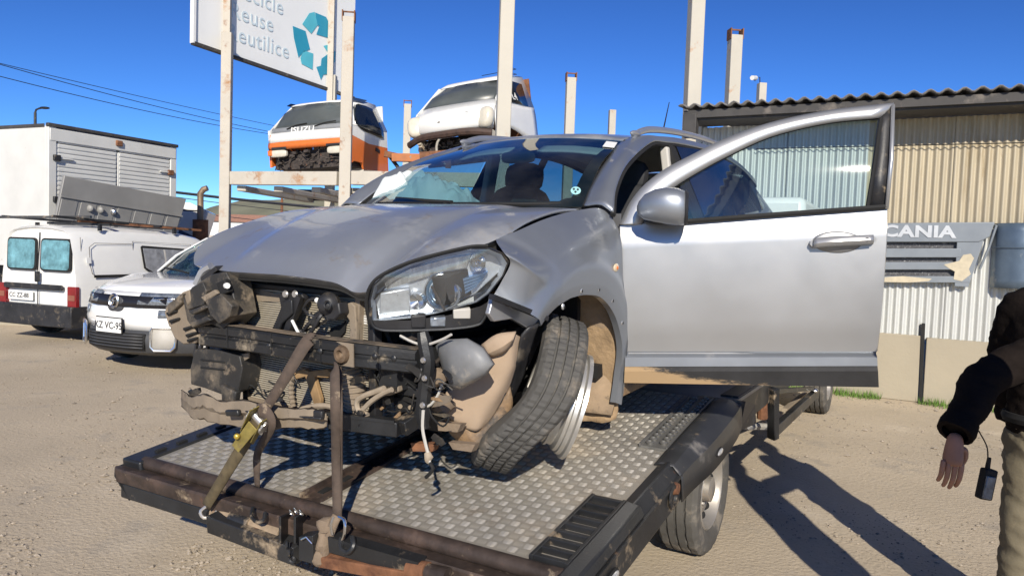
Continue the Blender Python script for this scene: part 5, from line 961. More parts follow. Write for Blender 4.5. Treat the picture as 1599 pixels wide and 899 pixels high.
G().add(R0 + R1 + [cc], [(i, (i + 1) % 17, 17 + (i + 1) % 17, 17 + i) for i in range(17)] + [(17 + i, 17 + (i + 1) % 17, 34) for i in range(17)]).build('lamp_lens', m_lens, hlm, smooth=80)
def disc(c, r, ax, prof, nm, mt, par, n=28): return G().lathe([(r * a, b) for a, b in prof], c, ax, n).build(nm, mt, par, smooth=60)
ax = -hn if (-hn).x < 0 else hn
ax = V((-.95, .25, 0)).normalized()
pc_ = hl(690, 456, .05)
disc(pc_, .062, ax, ((1.15, -.02), (1.12, .012), (1.0, .020), (.86, .012), (.80, -.01)), 'projector_ring', m_chrome, hlm); disc(pc_, .048, ax, ((1.02, -.006), (.9, .012), (.6, .024), (.3, .030), (.01, .032)), 'projector_lens', M('projector_glass', (.12, .26, .42), .06, .3, coat=1.), hlm)
sqp = [hl(*p, .045) for p in ((594, 458), (640, 450), (641, 490), (592, 491))]; G().prism(sqp, hn * .05).build('high_beam_box', M('frosted_reflector', (.62, .64, .66), .3, .6, var=.15, vs=40), hlm, bev=.004)
disc(hl(652, 470, .05), .030, ax, ((1.1, -.01), (1.0, .014), (.6, .004), (.1, -.006)), 'high_beam', m_chrome, hlm)
for k in range(5): G().prism([hl(705 + k * 3, 440 + k * 5, .05), hl(762 - k * 4, 424 + k * 5, .05), hl(760 - k * 4, 428 + k * 5, .05), hl(706 + k * 3, 444 + k * 5, .05)], hn * .02).build('bezel_fin', M('blue_chrome', (.25, .42, .70), .15, .8), hlm)
disc(hl(747, 409, .05), .030, ax, ((1.1, .01), (.9, -.004), (.4, -.014), (.3, .012), (.05, .018)), 'indicator_bulb', m_chrome, hlm)
G().prism([hl(*p, .06) for p in ((600, 440), (640, 420), (700, 404), (735, 398), (728, 418), (690, 424), (640, 440), (604, 452))], hn * .01).build('indicator_reflector', M('ribbed_reflector', (.55, .58, .60), .25, .8, var=.35, vs=60, stretch=(1, 1, .2)), hlm)
G().prism([hl(*p, .05) for p in ((712, 476), (752, 456), (772, 442), (782, 425), (760, 460), (722, 480))], hn * .02).build('dark_bezel', m_blackg, hlm)
# lower rim of the lamp with its tabs
G().loft([[hl(x, y, o) for x, y in ((582, 500), (585, 508), (597, 514), (640, 514), (700, 512), (745, 506), (757, 494), (768, 468), (750, 478), (700, 492), (640, 500))] for o in (-.004, .06)]).build('lamp_skirt', m_blackpl, hlm)
G().tube(cr([hl(*p, -.008) for p in ((579, 480), (580, 503), (590, 513), (615, 516), (690, 514), (742, 508), (756, 497), (767, 472))], 30), .006, 6).build('lamp_gasket', m_blackst, hlm)
for a, b, c, d, mt in ((642, 494, 665, 512, m_blackpl), (672, 497, 696, 510, m_led), (708, 484, 735, 498, m_trim)): G().prism([hl(a, b, -.01), hl(c, b - 2, -.01), hl(c, d, -.01), hl(a, d, -.01)], hn * .03).build('lamp_tab', mt, hlm, bev=.004)
G().tube(cr([hl(*p, .02) for p in ((577, 505), (572, 470), (580, 444), (600, 427), (640, 409), (690, 395), (735, 385), (762, 384))], 30), .007, 6).build('lamp_gap', m_dark, car)
# bracket under the wing corner
G().prism([cy_(*p, .80) for p in ((770, 466), (800, 474), (850, 497), (836, 506), (822, 512), (800, 498), (772, 502), (764, 490))], (0, -.02, 0)).build('wing_bracket', m_silver, car, bev=.004); G().span(cy_(768, 463, .82), cy_(852, 497, .87), .03, .018).build('wing_bracket', m_blackpl, car)
# ---- front left wheel, knocked out of line, tyre off its rim
def wheel_frame():
    c = cy_(864, 624, .80); w = CM @ c
    A3 = V((.955, -.05, -.0)).normalized(); U3 = V((.27, .08, 1)); U3 = (U3 - A3 * U3.dot(A3)).normalized()
    A3 = V((.95, .03, -.26)).normalized(); U3 = V((.27, .0, .96)); U3 = (U3 - A3 * U3.dot(A3)).normalized(); F3 = A3.cross(U3)
    if F3.y > 0: F3 = -F3
    return c, C3 @ A3, C3 @ U3, C3 @ F3
wc_, wA, wU, wF = wheel_frame()
rim = G(); n = 64
def rg(r, h): return [wc_ + wA * h + (wU * math.cos(2 * math.pi * k / n) + wF * math.sin(2 * math.pi * k / n)) * r for k in range(n)]
rim.grid([rg(.200, -.10), rg(.222, -.10), rg(.222, -.088), rg(.205, -.08), rg(.178, -.03), rg(.178, .0), rg(.187, .003), rg(.187, .012), rg(.179, .015), rg(.181, .034), rg(.198, .046), rg(.200, .058), rg(.208, .062), rg(.210, .078), rg(.222, .085), rg(.224, .10), rg(.212, .102), rg(.205, .09), rg(.172, .05), rg(.165, .03), rg(.05, .035), rg(.03, .05), rg(.001, .05)], True)
fw = rim.build('front_wheel', M('scuffed_alloy', (.66, .64, .60), .34, .75, var=.10, dirt=((.36, .28, .2), .26, 8)), car, smooth=22); fw['label'] = 'bent alloy wheel with its tyre torn off the rim'
for k in range(5):
    a = 2 * math.pi * k / 5; d = wU * math.cos(a) + wF * math.sin(a); G().span(wc_ + d * .04 + wA * .06, wc_ + d * .19 + wA * .075, .05, .02, wA).build('wheel_spoke', m_rim, fw)
nT = 190; TWd = .205
def tyre(phi, r, h):
    c_, s_ = math.cos(phi), math.sin(phi); low = sstep(.55, -.85, c_)
    ro = r * (1 - .03 * low)
    fwd = .5 - .5 * s_
    p = wc_ + (wU * c_ + wF * s_) * ro
    return p + wA * (h * .84 * (1 - .08 * low) - .045 - .135 * low ** 1.3) + wF * (.035 * low)
prof = [(.225, -.085), (.255, -.105), (.29, -.112), (.325, -.104), (.340, -.090), (.345, -.082), (.346, -.052), (.335, -.049), (.335, -.041), (.346, -.038), (.348, -.005), (.336, -.0035), (.336, .0035), (.348, .005), (.346, .038), (.335, .041), (.335, .049), (.346, .052), (.345, .082), (.340, .090), (.325, .104), (.29, .112), (.255, .105), (.225, .085)]
rows = []
for r, h in prof:
    rr = []
    for k in range(nT):
        sl = 3.3 * abs(h) / .08
        blk = (k * 1. + sl) % 2.
        q = int(k + sl * 1.6) % 5
        dd = .0085 if (.045 < abs(h) < .10 and r > .335 and q == 0) else (.0065 if (.003 < abs(h) < .046 and r > .342 and int(k - sl * 2.2) % 5 == 0) else 0)
        rr.append(tyre(2 * math.pi * k / nT, r - dd, h))
    rows.append(rr)
ty = G().grid(rows, True).build('tyre', M('worn_tyre', (.075, .072, .066), .8, var=.25, dirt=[((.20, .17, .135), .42, 5.), ((.03, .03, .03), .26, 22)], bump=.1, bs=150, bd=.003), fw, smooth=14, norm=False)
G().grid([rows[0], [tyre(2 * math.pi * k / nT, .30, -.085) for k in range(nT)], [tyre(2 * math.pi * k / nT, .325, 0) for k in range(nT)], [tyre(2 * math.pi * k / nT, .30, .085) for k in range(nT)], rows[-1]], True).build('tyre_inside', m_dark, fw)
# far front wheel
w2 = G().lathe([(.20, -.10), (.31, -.108), (.335, -.085), (.342, 0), (.335, .085), (.31, .108), (.20, .10)], (.94, -.77, .335), (.1, -1, 0), 40).build('far_front_wheel', m_rubber, car); G().lathe([(.001, .06), (.05, .07), (.08, .04), (.19, .07), (.215, .10)], (.94, -.77, .335), (.1, -1, 0), 30).build('rim', m_rim, w2)
# ---- bare front end
m_fin = M('dusty_fins', (.36, .32, .25), .85, var=.15, vs=4, dirt=((.30, .25, .18), .3, 6)); m_tan = M('dusty_plastic', (.23, .185, .135), .9, var=.18, vs=6, dirt=[((.22, .17, .12), .36, 7), ((.06, .053, .046), .22, 13), ((.38, .30, .215), .2, 22)], bump=.3, bs=60, bd=.005); m_linr = M('dusty_liner', (.36, .27, .19), .9, var=.12, vs=5, dirt=[((.28, .21, .145), .34, 5), ((.12, .10, .08), .12, 16)], bump=.15, bs=60, bd=.004)
g = G()
for k in range(52):
    z = .285 + k * .0092; g.box((.235, .0, z), (.012, .72, .0048))
rad = g.build('radiator', m_fin, car, smooth=0)
G().box((.25, 0, .525), (.012, .74, .50)).build('radiator_core', m_fin, rad)
for y in (-.375, .375): G().box((.235, y, .525), (.045, .035, .52)).build('radiator_tank', m_blackpl, rad, bev=.006)
for z, mt in ((.772, m_blackpl), (.272, m_tan)): G().box((.24, 0, z), (.05, .76, .022)).build('radiator_frame', mt, rad, bev=.005)
G().prism([cx_(*p, .225) for p in ((362, 452), (400, 450), (440, 461), (440, 471), (366, 470))], (.012, 0, 0)).build('radiator_shroud', m_tan, rad); G().blob(cx_(388, 456, .215), (.01, .03, .012), 6).build('shroud_clip', m_dark, rad)
G().prism([cx_(*p, .215) for p in ((516, 512), (536, 505), (540, 500), (538, 518), (528, 530), (514, 522))], (.004, 0, 0)).build('dark_vane', m_dark, rad)
# main bumper beam, bowed, with a step along its face
bp0 = [cx_(310, 522, .115), cx_(380, 531, .075), cx_(470, 545, .06), cx_(560, 556, .11), cx_(648, 566, .22)]
bl_ = cr(bp0, 24)
m_bb = M('scraped_beam', (.02, .021, .023), .42, .2, var=.4, dirt=[((.30, .25, .18), .36, 6.), ((.20, .19, .18), .20, 16.)], bump=.25, bs=70, bd=.005)
secs = []
for k, p in enumerate(bl_):
    h = .050 - .006 * k / 24; secs.append([p + V(q) for q in ((.05, 0, h), (.012, 0, h), (0, 0, h - .012), (0, 0, .010), (.010, 0, .004), (.010, 0, -.004), (0, 0, -.010), (0, 0, -h + .008), (.012, 0, -h), (.05, 0, -h))])
bb = G().loft(secs).build('bumper_beam', m_bb, car, smooth=30)
G().prism([p + V((.002, 0, .052 - .006 * k / 24)) for k, p in enumerate(bl_)] + [p + V((.045, 0, .052 - .006 * k / 24)) for k, p in list(enumerate(bl_))[::-1]], (0, 0, .003)).build('beam_top_dust', M('dust_on_beam', (.15, .115, .08), .9, var=.5, vs=9, dirt=((.03, .03, .03), .48, 7)), bb)
te = cx_(534, 553, .085); G().lathe([(.030, .02), (.034, 0), (.030, -.012), (.018, -.014), (.014, 0), (.001, .01)], te, (1, 0, 0), 16).build('tow_eye_socket', M('worn_socket', (.16, .11, .07), .7, .3, var=.4, vs=30), bb); G().box(te + V((.008, 0, 0)), (.006, .10, .085)).build('tow_eye_plate', m_tan, bb)
for px in (420, 500, 585, 615): p = cx_(px, 540 + (px - 420) * .1, .07); G().blob(p, (.008, .012, .012), 5).build('beam_bolt', m_blackst, bb)
for k in (4, 9, 14, 20): G().box(bl_[k] + V((.002, 0, 0)), (.008, .006, .085)).build('beam_rib', m_bb, bb)
# latch post in the middle
lt = G().prism([cx_(*p, .16) for p in ((434, 459), (446, 456), (462, 460), (466, 462), (470, 458), (474, 466), (462, 490), (452, 508), (446, 526), (418, 526), (430, 500), (438, 480))], (.03, 0, 0)).build('latch_post', m_blackpl, car, bev=.006)
G().prism([cx_(*p, .13) for p in ((440, 470), (455, 468), (456, 490), (440, 505), (432, 524), (424, 524), (436, 498))], (.02, 0, 0)).build('latch_web', m_blackst, lt, bev=.004); G().span(cx_(468, 462, .15), cx_(447, 524, .15), .018, .03).build('latch_strut', m_blackpl, lt)
for px in (447, 462): G().lathe([(.010, .0), (.016, -.004), (.012, -.010), (.001, -.010)], cx_(px, 459, .15), (1, 0, 0), 10).build('latch_bolt', m_rim, lt)
G().tube(cr([cx_(*p, .13) for p in ((456, 500), (460, 508), (464, 516), (466, 520))], 6), .006, 6).build('white_lead', m_plate, lt)
# horn and hoses
hn_ = G().lathe([(.001, -.03), (.02, -.03), (.035, -.02), (.045, 0), (.040, .025), (.02, .04)], cx_(512, 474, .15), (1, -.2, -.2), 18).build('horn', m_blackpl, car); G().lathe([(.010, 0), (.014, -.004), (.018, 0)], cx_(511, 476, .115), (1, -.2, -.2), 14).build('horn_ring', m_blackst, hn_)
G().prism([cx_(*p, .14) for p in ((502, 484), (528, 472), (531, 490), (522, 500), (510, 500))], (.05, 0, 0)).build('horn_box', m_blackpl, hn_, bev=.006)
rw = random.Random(4)
for pts, r in (([(478, 474), (484, 468), (496, 466), (504, 472)], .006), ([(476, 482), (480, 490), (494, 494), (505, 490)], .005), ([(470, 522), (480, 508), (492, 496), (504, 484)], .008), ([(482, 524), (492, 508), (500, 494), (506, 488)], .008), ([(476, 516), (490, 512), (500, 506), (512, 498)], .006), ([(466, 516), (476, 520), (480, 526)], .008), ([(478, 474), (474, 482), (480, 488)], .006)):
    G().tube(cr([cx_(*p, .15 + rw.uniform(-.015, .015)) for p in pts], 10), r, 6).build('hose', m_blackpl, hn_)
G().cyl(cx_(494, 468, .135), cx_(499, 471, .135), .010, .010, 8).build('white_clamp', m_plate, hn_); G().blob(cx_(492, 504, .145), (.02, .014, .018), 6).build('hose_joint', m_dark, hn_)
# radiator side mount at right
G().prism([cx_(*p, .19) for p in ((540, 474), (548, 472), (554, 478), (556, 505), (556, 535), (546, 535), (545, 500), (538, 490))], (.02, 0, 0)).build('side_mount', m_tan, car, bev=.004)
G().span(cx_(563, 463, .22), cx_(560, 534, .22), .025, .03, (1, 0, 0)).build('side_mount', m_tan, car); G().prism([cx_(*p, .24) for p in ((566, 470), (577, 470), (584, 510), (590, 532), (562, 534), (563, 490))], (.01, 0, 0)).build('side_panel', m_blackpl, car); G().box(cx_(571, 499, .232), (.006, .014, .03)).build('paper_tag', m_plate, car)
# far-side lamp carrier: angular black plastic with dust, hanging out
lc = G()
def plate(pts, th, x, nm, mt, par, tilt=0., bev=.006): return G().prism([cx_(a, b, x + tilt * (a - pts[0][0]) / 100) for a, b in pts], (th, 0, 0)).build(nm, mt, par, bev=bev)
lamp = plate([(300, 448), (330, 428), (352, 424), (360, 440), (366, 470), (370, 492), (348, 514), (330, 506), (300, 512), (292, 500), (286, 470)], .10, .09, 'lamp_carrier', m_dustpl, car, bev=.004)
plate([(286, 466), (300, 448), (316, 440), (322, 454), (318, 476), (292, 484)], .03, .065, 'carrier_facet', m_dustpl, lamp, bev=.003); plate([(320, 470), (344, 458), (362, 478), (358, 494), (342, 506), (328, 492)], .04, .05, 'carrier_box', m_dustpl, lamp, bev=.004); plate([(312, 464), (334, 452), (340, 458), (320, 472)], .02, .06, 'carrier_dust', m_tan, lamp); plate([(287, 462), (295, 452), (297, 470), (292, 478)], .02, .06, 'carrier_dust', m_tan, lamp)
plate([(292, 486), (318, 476), (324, 480), (300, 492)], .03, .045, 'carrier_rib', m_dustpl, lamp); plate([(294, 504), (322, 494), (328, 500), (300, 512)], .03, .045, 'carrier_rib', m_dustpl, lamp); plate([(336, 442), (350, 436), (356, 456), (344, 462)], .03, .06, 'carrier_facet', m_dark, lamp)
G().cyl(cx_(353, 446, .06), cx_(355, 446, .055), .012, .012, 8).build('carrier_pin', m_plate, lamp)
G().span(cx_(322, 436, .12), cx_(346, 418, .12), .05, .02).build('carrier_arm', m_blackpl, lamp); G().tube(cr([cx_(308, 444, .10), cx_(318, 424, .11), cx_(330, 416, .12)], 6), .02, 7).build('wing_stub', m_silver, lamp); G().blob(cx_(342, 430, .16), (.03, .03, .03), 6).build('bulb_socket', m_chrome, lamp)
dk = plate([(270, 468), (284, 456), (300, 450), (294, 480), (300, 510), (310, 528), (304, 536), (286, 538), (272, 528), (262, 506), (256, 488), (260, 476)], .10, .13, 'brake_duct', m_tan, car, bev=.007)
for a, b in ((258, 488), (262, 500), (284, 512), (288, 522), (290, 530)): plate([(a, b), (a + 14, b - 4), (a + 16, b - 1), (a + 2, b + 5)], .02, .115, 'duct_slot', m_dark, dk)
plate([(260, 476), (272, 466), (284, 458), (282, 474), (262, 492)], .03, .11, 'duct_lip', m_dustpl, dk)
plate([(352, 470), (362, 462), (376, 516), (370, 520), (356, 500)], .03, .14, 'carrier_stay', m_dustpl, car); plate([(360, 468), (378, 512), (372, 516)], .02, .15, 'carrier_stay', m_dark, car)
# lower left duct and dusty undertray
ld = plate([(304, 545), (340, 546), (374, 556), (378, 575), (372, 610), (352, 618), (320, 606), (298, 600), (297, 575)], .10, .13, 'lower_duct', m_dustpl, car, bev=.004)
for yy in (560, 572): plate([(312, yy), (350, yy + 4), (350, yy + 7), (312, yy + 3)], .02, .125, 'duct_ridge', m_dark, ld)
plate([(344, 600), (368, 612), (366, 626), (356, 634), (346, 630)], .03, .11, 'duct_tab', m_dustpl, ld)
for a in (308, 316, 326): G().span(cx_(a, 532, .15), cx_(a - 4, 556, .15), .012, .012).build('dangling_tab', m_blackpl, ld)
ut = ((284, 610, 632, .20), (300, 622, 650, .12), (318, 616, 654, .075), (345, 628, 660, .045), (380, 626, 664, .03), (430, 636, 668, .025), (470, 640, 666, .03), (495, 640, 668, .045), (516, 650, 664, .06))
ut = [(lerp(p[0], q[0], t), lerp(p[1], q[1], t) + 2.5 * noise.noise(V((lerp(p[0], q[0], t) * .11, 3, 0))), lerp(p[2], q[2], t) + 4 * noise.noise(V((lerp(p[0], q[0], t) * .13, 9, 0))), lerp(p[3], q[3], t)) for p, q in zip(ut, ut[1:]) for t in (0, .25, .5, .75)]
rows = [[cx_(a, b, x + .09) + V((0, 0, .005)) for a, b, c, x in ut], [cx_(a, b, x) for a, b, c, x in ut], [cx_(a, lerp(b, c, .45), x - .008) for a, b, c, x in ut], [cx_(a, lerp(b, c, .55), x + .012) for a, b, c, x in ut], [cx_(a, c, x + .015) for a, b, c, x in ut], [cx_(a, c + 1, x + .10) for a, b, c, x in ut]]
un = G().grid(rows).jit(.006, 22).build('undertray', m_tan, car, solid=.006, smooth=18)
plate([(350, 640), (370, 640), (372, 650), (352, 650)], .02, .0, 'undertray_scuff', m_blackst, un); plate([(380, 640), (500, 652), (500, 656), (380, 645)], .02, .02, 'undertray_lip', m_blackpl, un); plate([(488, 640), (502, 642), (502, 656), (488, 652)], .02, .03, 'undertray_clip', m_blackpl, un)
# lower black cross member
l0, l1, l2 = cx_(518, 655, .12), cx_(625, 668, .20), cx_(668, 640, .34)
for a, b in ((l0, l1), (l1, l2)): G().span(a, b, .06, .055).build('lower_member', m_blackst, car, bev=.004)
G().span(l0 + V((-.03, 0, .03)), l1 + V((-.03, 0, .03)), .01, .012).build('lower_member_lip', m_blackst, car)
# rusty brace, ribbed hose, pale pipes
br = G().prism([cx_(*p, .19) for p in ((458, 582), (470, 574), (482, 580), (510, 576), (517, 582), (512, 590), (490, 588), (500, 622), (500, 630), (490, 632), (480, 600), (476, 588), (462, 592))], (.02, 0, 0)).build('rusty_brace', M('ochre_rust', (.30, .19, .09), .85, var=.3, vs=14), car, bev=.003)
hp0 = [cx_(546, 576, .20), cx_(552, 600, .20), cx_(553, 630, .20), cx_(545, 646, .20)]
pts = cr(hp0, 72); G().tube(pts, [.040 + (.007 if k % 6 < 3 else 0) for k in range(73)], 14).build('ribbed_hose', m_tan, car, smooth=60)
G().tube(cr([cx_(456, 588, .19), cx_(455, 612, .2), cx_(458, 634, .2)], 24), [.010 + (.004 if k % 4 < 2 else 0) for k in range(25)], 8).build('ribbed_hose', m_tan, car)
m_pale = M('pale_pipe', (.33, .27, .20), .7, var=.15, vs=20)
for pts, r in (([(466, 640), (490, 634), (515, 634), (528, 642), (545, 650), (560, 648), (574, 648)], .011), ([(574, 648), (560, 640), (558, 626), (568, 618), (584, 612), (600, 606)], .011), ([(566, 640), (580, 626), (598, 614), (612, 608)], .010)): G().tube(cr([cx_(*p, .17) for p in pts], 20), r, 8).build('coolant_pipe', m_pale, car)
G().prism([cx_(*p, .20) for p in ((590, 606), (604, 600), (620, 602), (622, 612), (606, 618), (592, 618))], (.03, 0, 0)).build('pipe_bracket', m_tan, car, bev=.006)
# crash structure at the right end
plate([(606, 596), (655, 606), (655, 622), (610, 614)], .06, .26, 'tow_horn', m_blackst, car); plate([(612, 618), (652, 624), (656, 650), (620, 652)], .04, .28, 'crash_plate', m_blackst, car); plate([(556, 585), (588, 590), (592, 640), (575, 650), (560, 640)], .04, .26, 'crash_plate', m_tan, car)
for a, b in ((624, 634), (640, 636)): G().cyl(cx_(a, b, .275), cx_(a + 1, b, .27), .009, .009, 8).build('plate_hole', m_tan, car)
sr = G().tube(cr([cx_(*p, .24) for p in ((660, 518), (664, 540), (668, 565), (664, 600), (660, 640), (662, 668))], 16), [.02, .022] + [.026] * 13 + [.02] * 2, 7).build('side_stay', m_blackst, car)
for a, b in ((662, 562), (664, 590), (661, 632)): G().lathe([(.007, 0), (.012, -.004), (.009, -.010), (.001, -.010)], cx_(a, b, .21), (1, 0, 0), 8).build('stay_bolt', m_rim, sr)
wr = G().tube(cr([cx_(*p, .20) for p in ((661, 640), (660, 668), (664, 690), (668, 706), (671, 722))], 14), .006, 6).build('hanging_lead', m_trim, car); G().blob(cx_(669, 714, .20), (.012, .014, .024), 6).jit(.006, 60).build('lead_plug', m_pale, wr); G().tube(cr([cx_(671, 722, .20), cx_(676, 730, .20), cx_(672, 738, .20), cx_(665, 745, .20)], 8), .007, 6).build('lead_tail', m_dark, wr)
for pts in (([(625, 524), (645, 534), (665, 538), (690, 530), (705, 522)]), ([(690, 600), (684, 616), (674, 630), (664, 636)])): G().tube(cr([cx_(*p, .24) for p in pts], 12), .005, 6).build('lead', m_trim, car)
for k, (a, b) in enumerate(((677, 590), (690, 632))): G().blob(cx_(a, b, .34), (.04, .05, .04), 7).jit(.02, 18).build('mud_lump', m_mud, car)
# washer bottle and the torn arch liner in front of the wheel
bt_ = [[cx_(*p, x) for p in pts] for pts, x in ((((680, 540), (690, 530), (730, 528), (756, 542), (773, 568), (760, 585), (720, 608), (706, 608), (692, 580)), .33), (((684, 540), (694, 532), (728, 530), (752, 544), (768, 568), (756, 582), (720, 602), (708, 602), (696, 578)), .28), (((700, 548), (710, 542), (724, 541), (738, 550), (748, 566), (740, 574), (722, 588), (714, 586), (706, 572)), .255))]
G().loft(bt_).build('washer_bottle', M('grey_bottle', (.20, .205, .21), .5, var=.25, vs=5, dirt=((.42, .38, .32), .35, 6)), car, smooth=70, bev=0)
n_l = V((.86, -.5, 0)).normalized(); lp0 = V((.40, .62, .4))
def lnr(px, py, o=0.): return cpl(px, py, lp0 + n_l * o, n_l)
rows = dense([[lnr(752, 538, .02), lnr(775, 524), lnr(800, 520, -.01), lnr(812, 526, .04)], [lnr(730, 580, .02), lnr(760, 575), lnr(795, 570), lnr(806, 574, .05)], [lnr(696, 612), lnr(738, 612), lnr(778, 606), lnr(792, 612, .05)], [lnr(696, 642), lnr(720, 650), lnr(752, 648), lnr(768, 652, .05)], [lnr(710, 660, .02), lnr(728, 667, .01), lnr(744, 672, .01), lnr(756, 668, .05)]], 14, 16)
G().grid(rows).jit(.008, 12).build('torn_liner', m_linr, car, solid=.008)
rows = dense([[lnr(694, 642, .03), lnr(712, 656, .02), lnr(740, 674, .02), lnr(775, 640, .04), (lnr(800, 600, .05))], [lnr(704, 672, .04), lnr(726, 680, .02), lnr(748, 690, .02), lnr(780, 664, .04), lnr(800, 632, .06)], [lnr(716, 690, .05), lnr(732, 694, .03), lnr(748, 696, .03), lnr(772, 684, .05), lnr(796, 650, .08)]], 16, 8)
G().grid(rows).jit(.014, 14).build('torn_liner', m_muddypl, car, solid=.01)
rows = dense([[lnr(812, 522, .02), lnr(828, 510, .02), lnr(842, 503, .05)], [lnr(804, 560, .03), lnr(818, 545, .05), lnr(830, 540, .09)], [lnr(786, 618, .04), lnr(800, 605, .07), lnr(812, 600, .11)], [lnr(768, 660, .05), lnr(780, 650, .08), lnr(792, 640, .12)]], 8, 14)
G().grid(rows).jit(.010, 13).build('torn_liner', m_blackpl, car, solid=.008)
G().grid(dense([[lnr(752, 538, -.03), lnr(776, 522, -.04), lnr(806, 518, -.03)], [lnr(760, 552, -.04), lnr(782, 542, -.06), lnr(802, 528, -.05)], [lnr(770, 556, -.02), lnr(786, 550, -.03), lnr(796, 540, -.02)]], 8, 6)).build('liner_flap', m_linr, car, solid=.008)
for a, b in ((680, 660), (700, 690), (640, 690)): G().prism([cx_(a, b, .34), cx_(a + 40, b + 4, .36), cx_(a + 36, b + 16, .36), cx_(a + 4, b + 14, .34)], (.03, 0, 0)).jit(.01, 15).build('broken_tray', m_rust if a == 640 else m_mud, car)
for s in (-1, 1): G().span((.55, s * .38, .22), (1.2, s * .38, .24), .12, .08).build('subframe', m_blackst, car)
G().box((1.5, 0, .30), (.9, 1.2, .10)).build('under_floor', m_dark, car)
G().span(V((.9, .38, .26)), V((.93, .74, .30)), .10, .05).build('lower_arm', m_blackst, car)
rj = random.Random(21); g = G(); junk(g, .30, .40, -.42, .60, .30, .80, 46, rj, .015, .06); g.build('engine_clutter', m_grime, car, smooth=40)

# torn strips, clips and loose wiring in the gaps
rq = random.Random(31)
for k in range(34):
    a, b = (rq.uniform(585, 700), rq.uniform(545, 690)) if k < 18 else ((rq.uniform(300, 380), rq.uniform(520, 625)) if k < 26 else (rq.uniform(380, 600), rq.uniform(590, 668)))
    w_, h_, an = rq.uniform(8, 26), rq.uniform(3, 9), rq.uniform(-.9, .9); x = rq.uniform(.20, .36) if k < 18 else rq.uniform(.14, .22); dx = rq.uniform(-.03, .03)
    q = [(-w_, -h_), (w_ * .3, -h_ * rq.uniform(.6, 1.5)), (w_, -h_ * .4), (w_ * rq.uniform(.6, 1), h_), (-w_ * .2, h_ * rq.uniform(.3, 1.2)), (-w_, h_ * .7)]
    G().prism([cx_(a + (u * math.cos(an) - v * math.sin(an)) * .7, b + (u * math.sin(an) + v * math.cos(an)) * .7, x + dx * u / w_) for u, v in q], (.006, 0, 0)).build('torn_strip', rq.choice((m_dustpl, m_blackst, m_dustpl, m_tan, m_muddypl)), car, smooth=0)
for k in range(16):
    a, b = (rq.uniform(590, 690), rq.uniform(530, 660)) if k < 10 else (rq.uniform(300, 560), rq.uniform(560, 660)); x = rq.uniform(.18, .32) if k < 10 else .17
    P = [cx_(a + j * rq.uniform(4, 14) - 18, b + rq.uniform(-14, 14) + abs(j - 2) * -4, x + rq.uniform(-.02, .02)) for j in range(5)]
    G().tube(cr(P, 14), rq.uniform(.0022, .0045), 5).build('loose_wire', rq.choice((m_dark, m_dark, m_dustpl, m_dustpl)), car)
# ================================================================== lashing straps on the bumper beam
m_web = M('brown_webbing', (.085, .062, .048), .9, var=.25, vs=30, bump=.3, bs=260, bd=.003, dirt=(DUST, .25, 14)); m_yel = M('dirty_yellow_steel', (.25, .20, .055), .6, .3, var=.4, vs=16, dirt=[((.10, .07, .045), .42, 14)])
CMi = CM; cw_ = lambda px, py, x: CM @ cx_(px, py, x)
def ribbon(pts, wd, name, mat, par, org, nrm, th=.004, n=24):
    P = cr([V(p) - org for p in pts], n); rows = [[], []]
    for i, p in enumerate(P):
        d = (P[min(i + 1, n)] - P[max(i - 1, 0)]).normalized(); q = wd[0] + (wd[1] - wd[0]) * i / n; x = d.cross(V(nrm)).normalized() * q / 2
        rows[0].append(p - x); rows[1].append(p + x)
    return G().grid([rows[0], [lerp(a, b, .5) + V(nrm) * .001 for a, b in zip(*rows)], rows[1]]).build(name, mat, par, solid=th)
tocam = V((-.2, -1, .1)).normalized()
bs = lambda px, py, y=-.05: TM @ nb(px, py, y)
rs_ = thing('ratchet_strap', 'brown strap with yellow ratchet buckle running from bumper beam to the near beam', 'strap', bs(330, 790, -.06)); o = rs_.location.copy()
Btop = cw_(482, 530, .05); Bmid = cw_(430, 612, -.06); Rat = lerp(cw_(405, 655, -.10), bs(405, 655, .0), .5)
ribbon([cw_(490, 530, .08), cw_(478, 536, .045), cw_(445, 590, -.01), Rat + V((.015, 0, .03))], (.055, .036), 'upper_webbing', m_web, rs_, o, tocam)
hkp = bs(322, 790, -.06)
ribbon([Rat, lerp(Rat, hkp, .5) + V((0, -.005, 0)), hkp], (.050, .042), 'lower_webbing', M('soiled_webbing', (.11, .085, .045), .9, var=.4, vs=12, dirt=((.05, .035, .022), .35, 14), bump=.3, bs=200, bd=.003), rs_, o, tocam, .008)
dR = (hkp - Rat).normalized(); xR = dR.cross(tocam).normalized()
for s in (-1, 1): G().prism([Rat - o - dR * .05 + xR * s * .028, Rat - o - dR * .03 + xR * s * .028 - tocam * -.05, Rat - o + dR * .10 + xR * s * .028 - tocam * -.03, Rat - o + dR * .12 + xR * s * .028], xR * s * .004).build('ratchet_plate', m_yel, rs_)
for s in (-1, 1):
    G().lathe([(.034, 0), (.034, .006), (.02, .008), (.001, .008)], Rat - o + xR * s * .034, xR * s, 14).build('ratchet_gear', m_rim, rs_)
    for k in range(10): a = k / 10 * 6.283; G().box(Rat - o + xR * s * .036 + (dR * math.cos(a) + tocam * math.sin(a)) * .034, (.008, .008, .008)).build('gear_tooth', m_rim, rs_)
G().cyl(Rat - o - xR * .04, Rat - o + xR * .04, .016, .016, 12).build('ratchet_spool', m_rim, rs_)
G().prism([Rat - o + dR * .03 + xR * -.024 + tocam * .02, Rat - o + dR * .03 + xR * .024 + tocam * .02, Rat - o + dR * .17 + xR * .020 + tocam * .05, Rat - o + dR * .17 + xR * -.020 + tocam * .05], tocam * .006).build('ratchet_handle', m_yel, rs_, bev=.002)
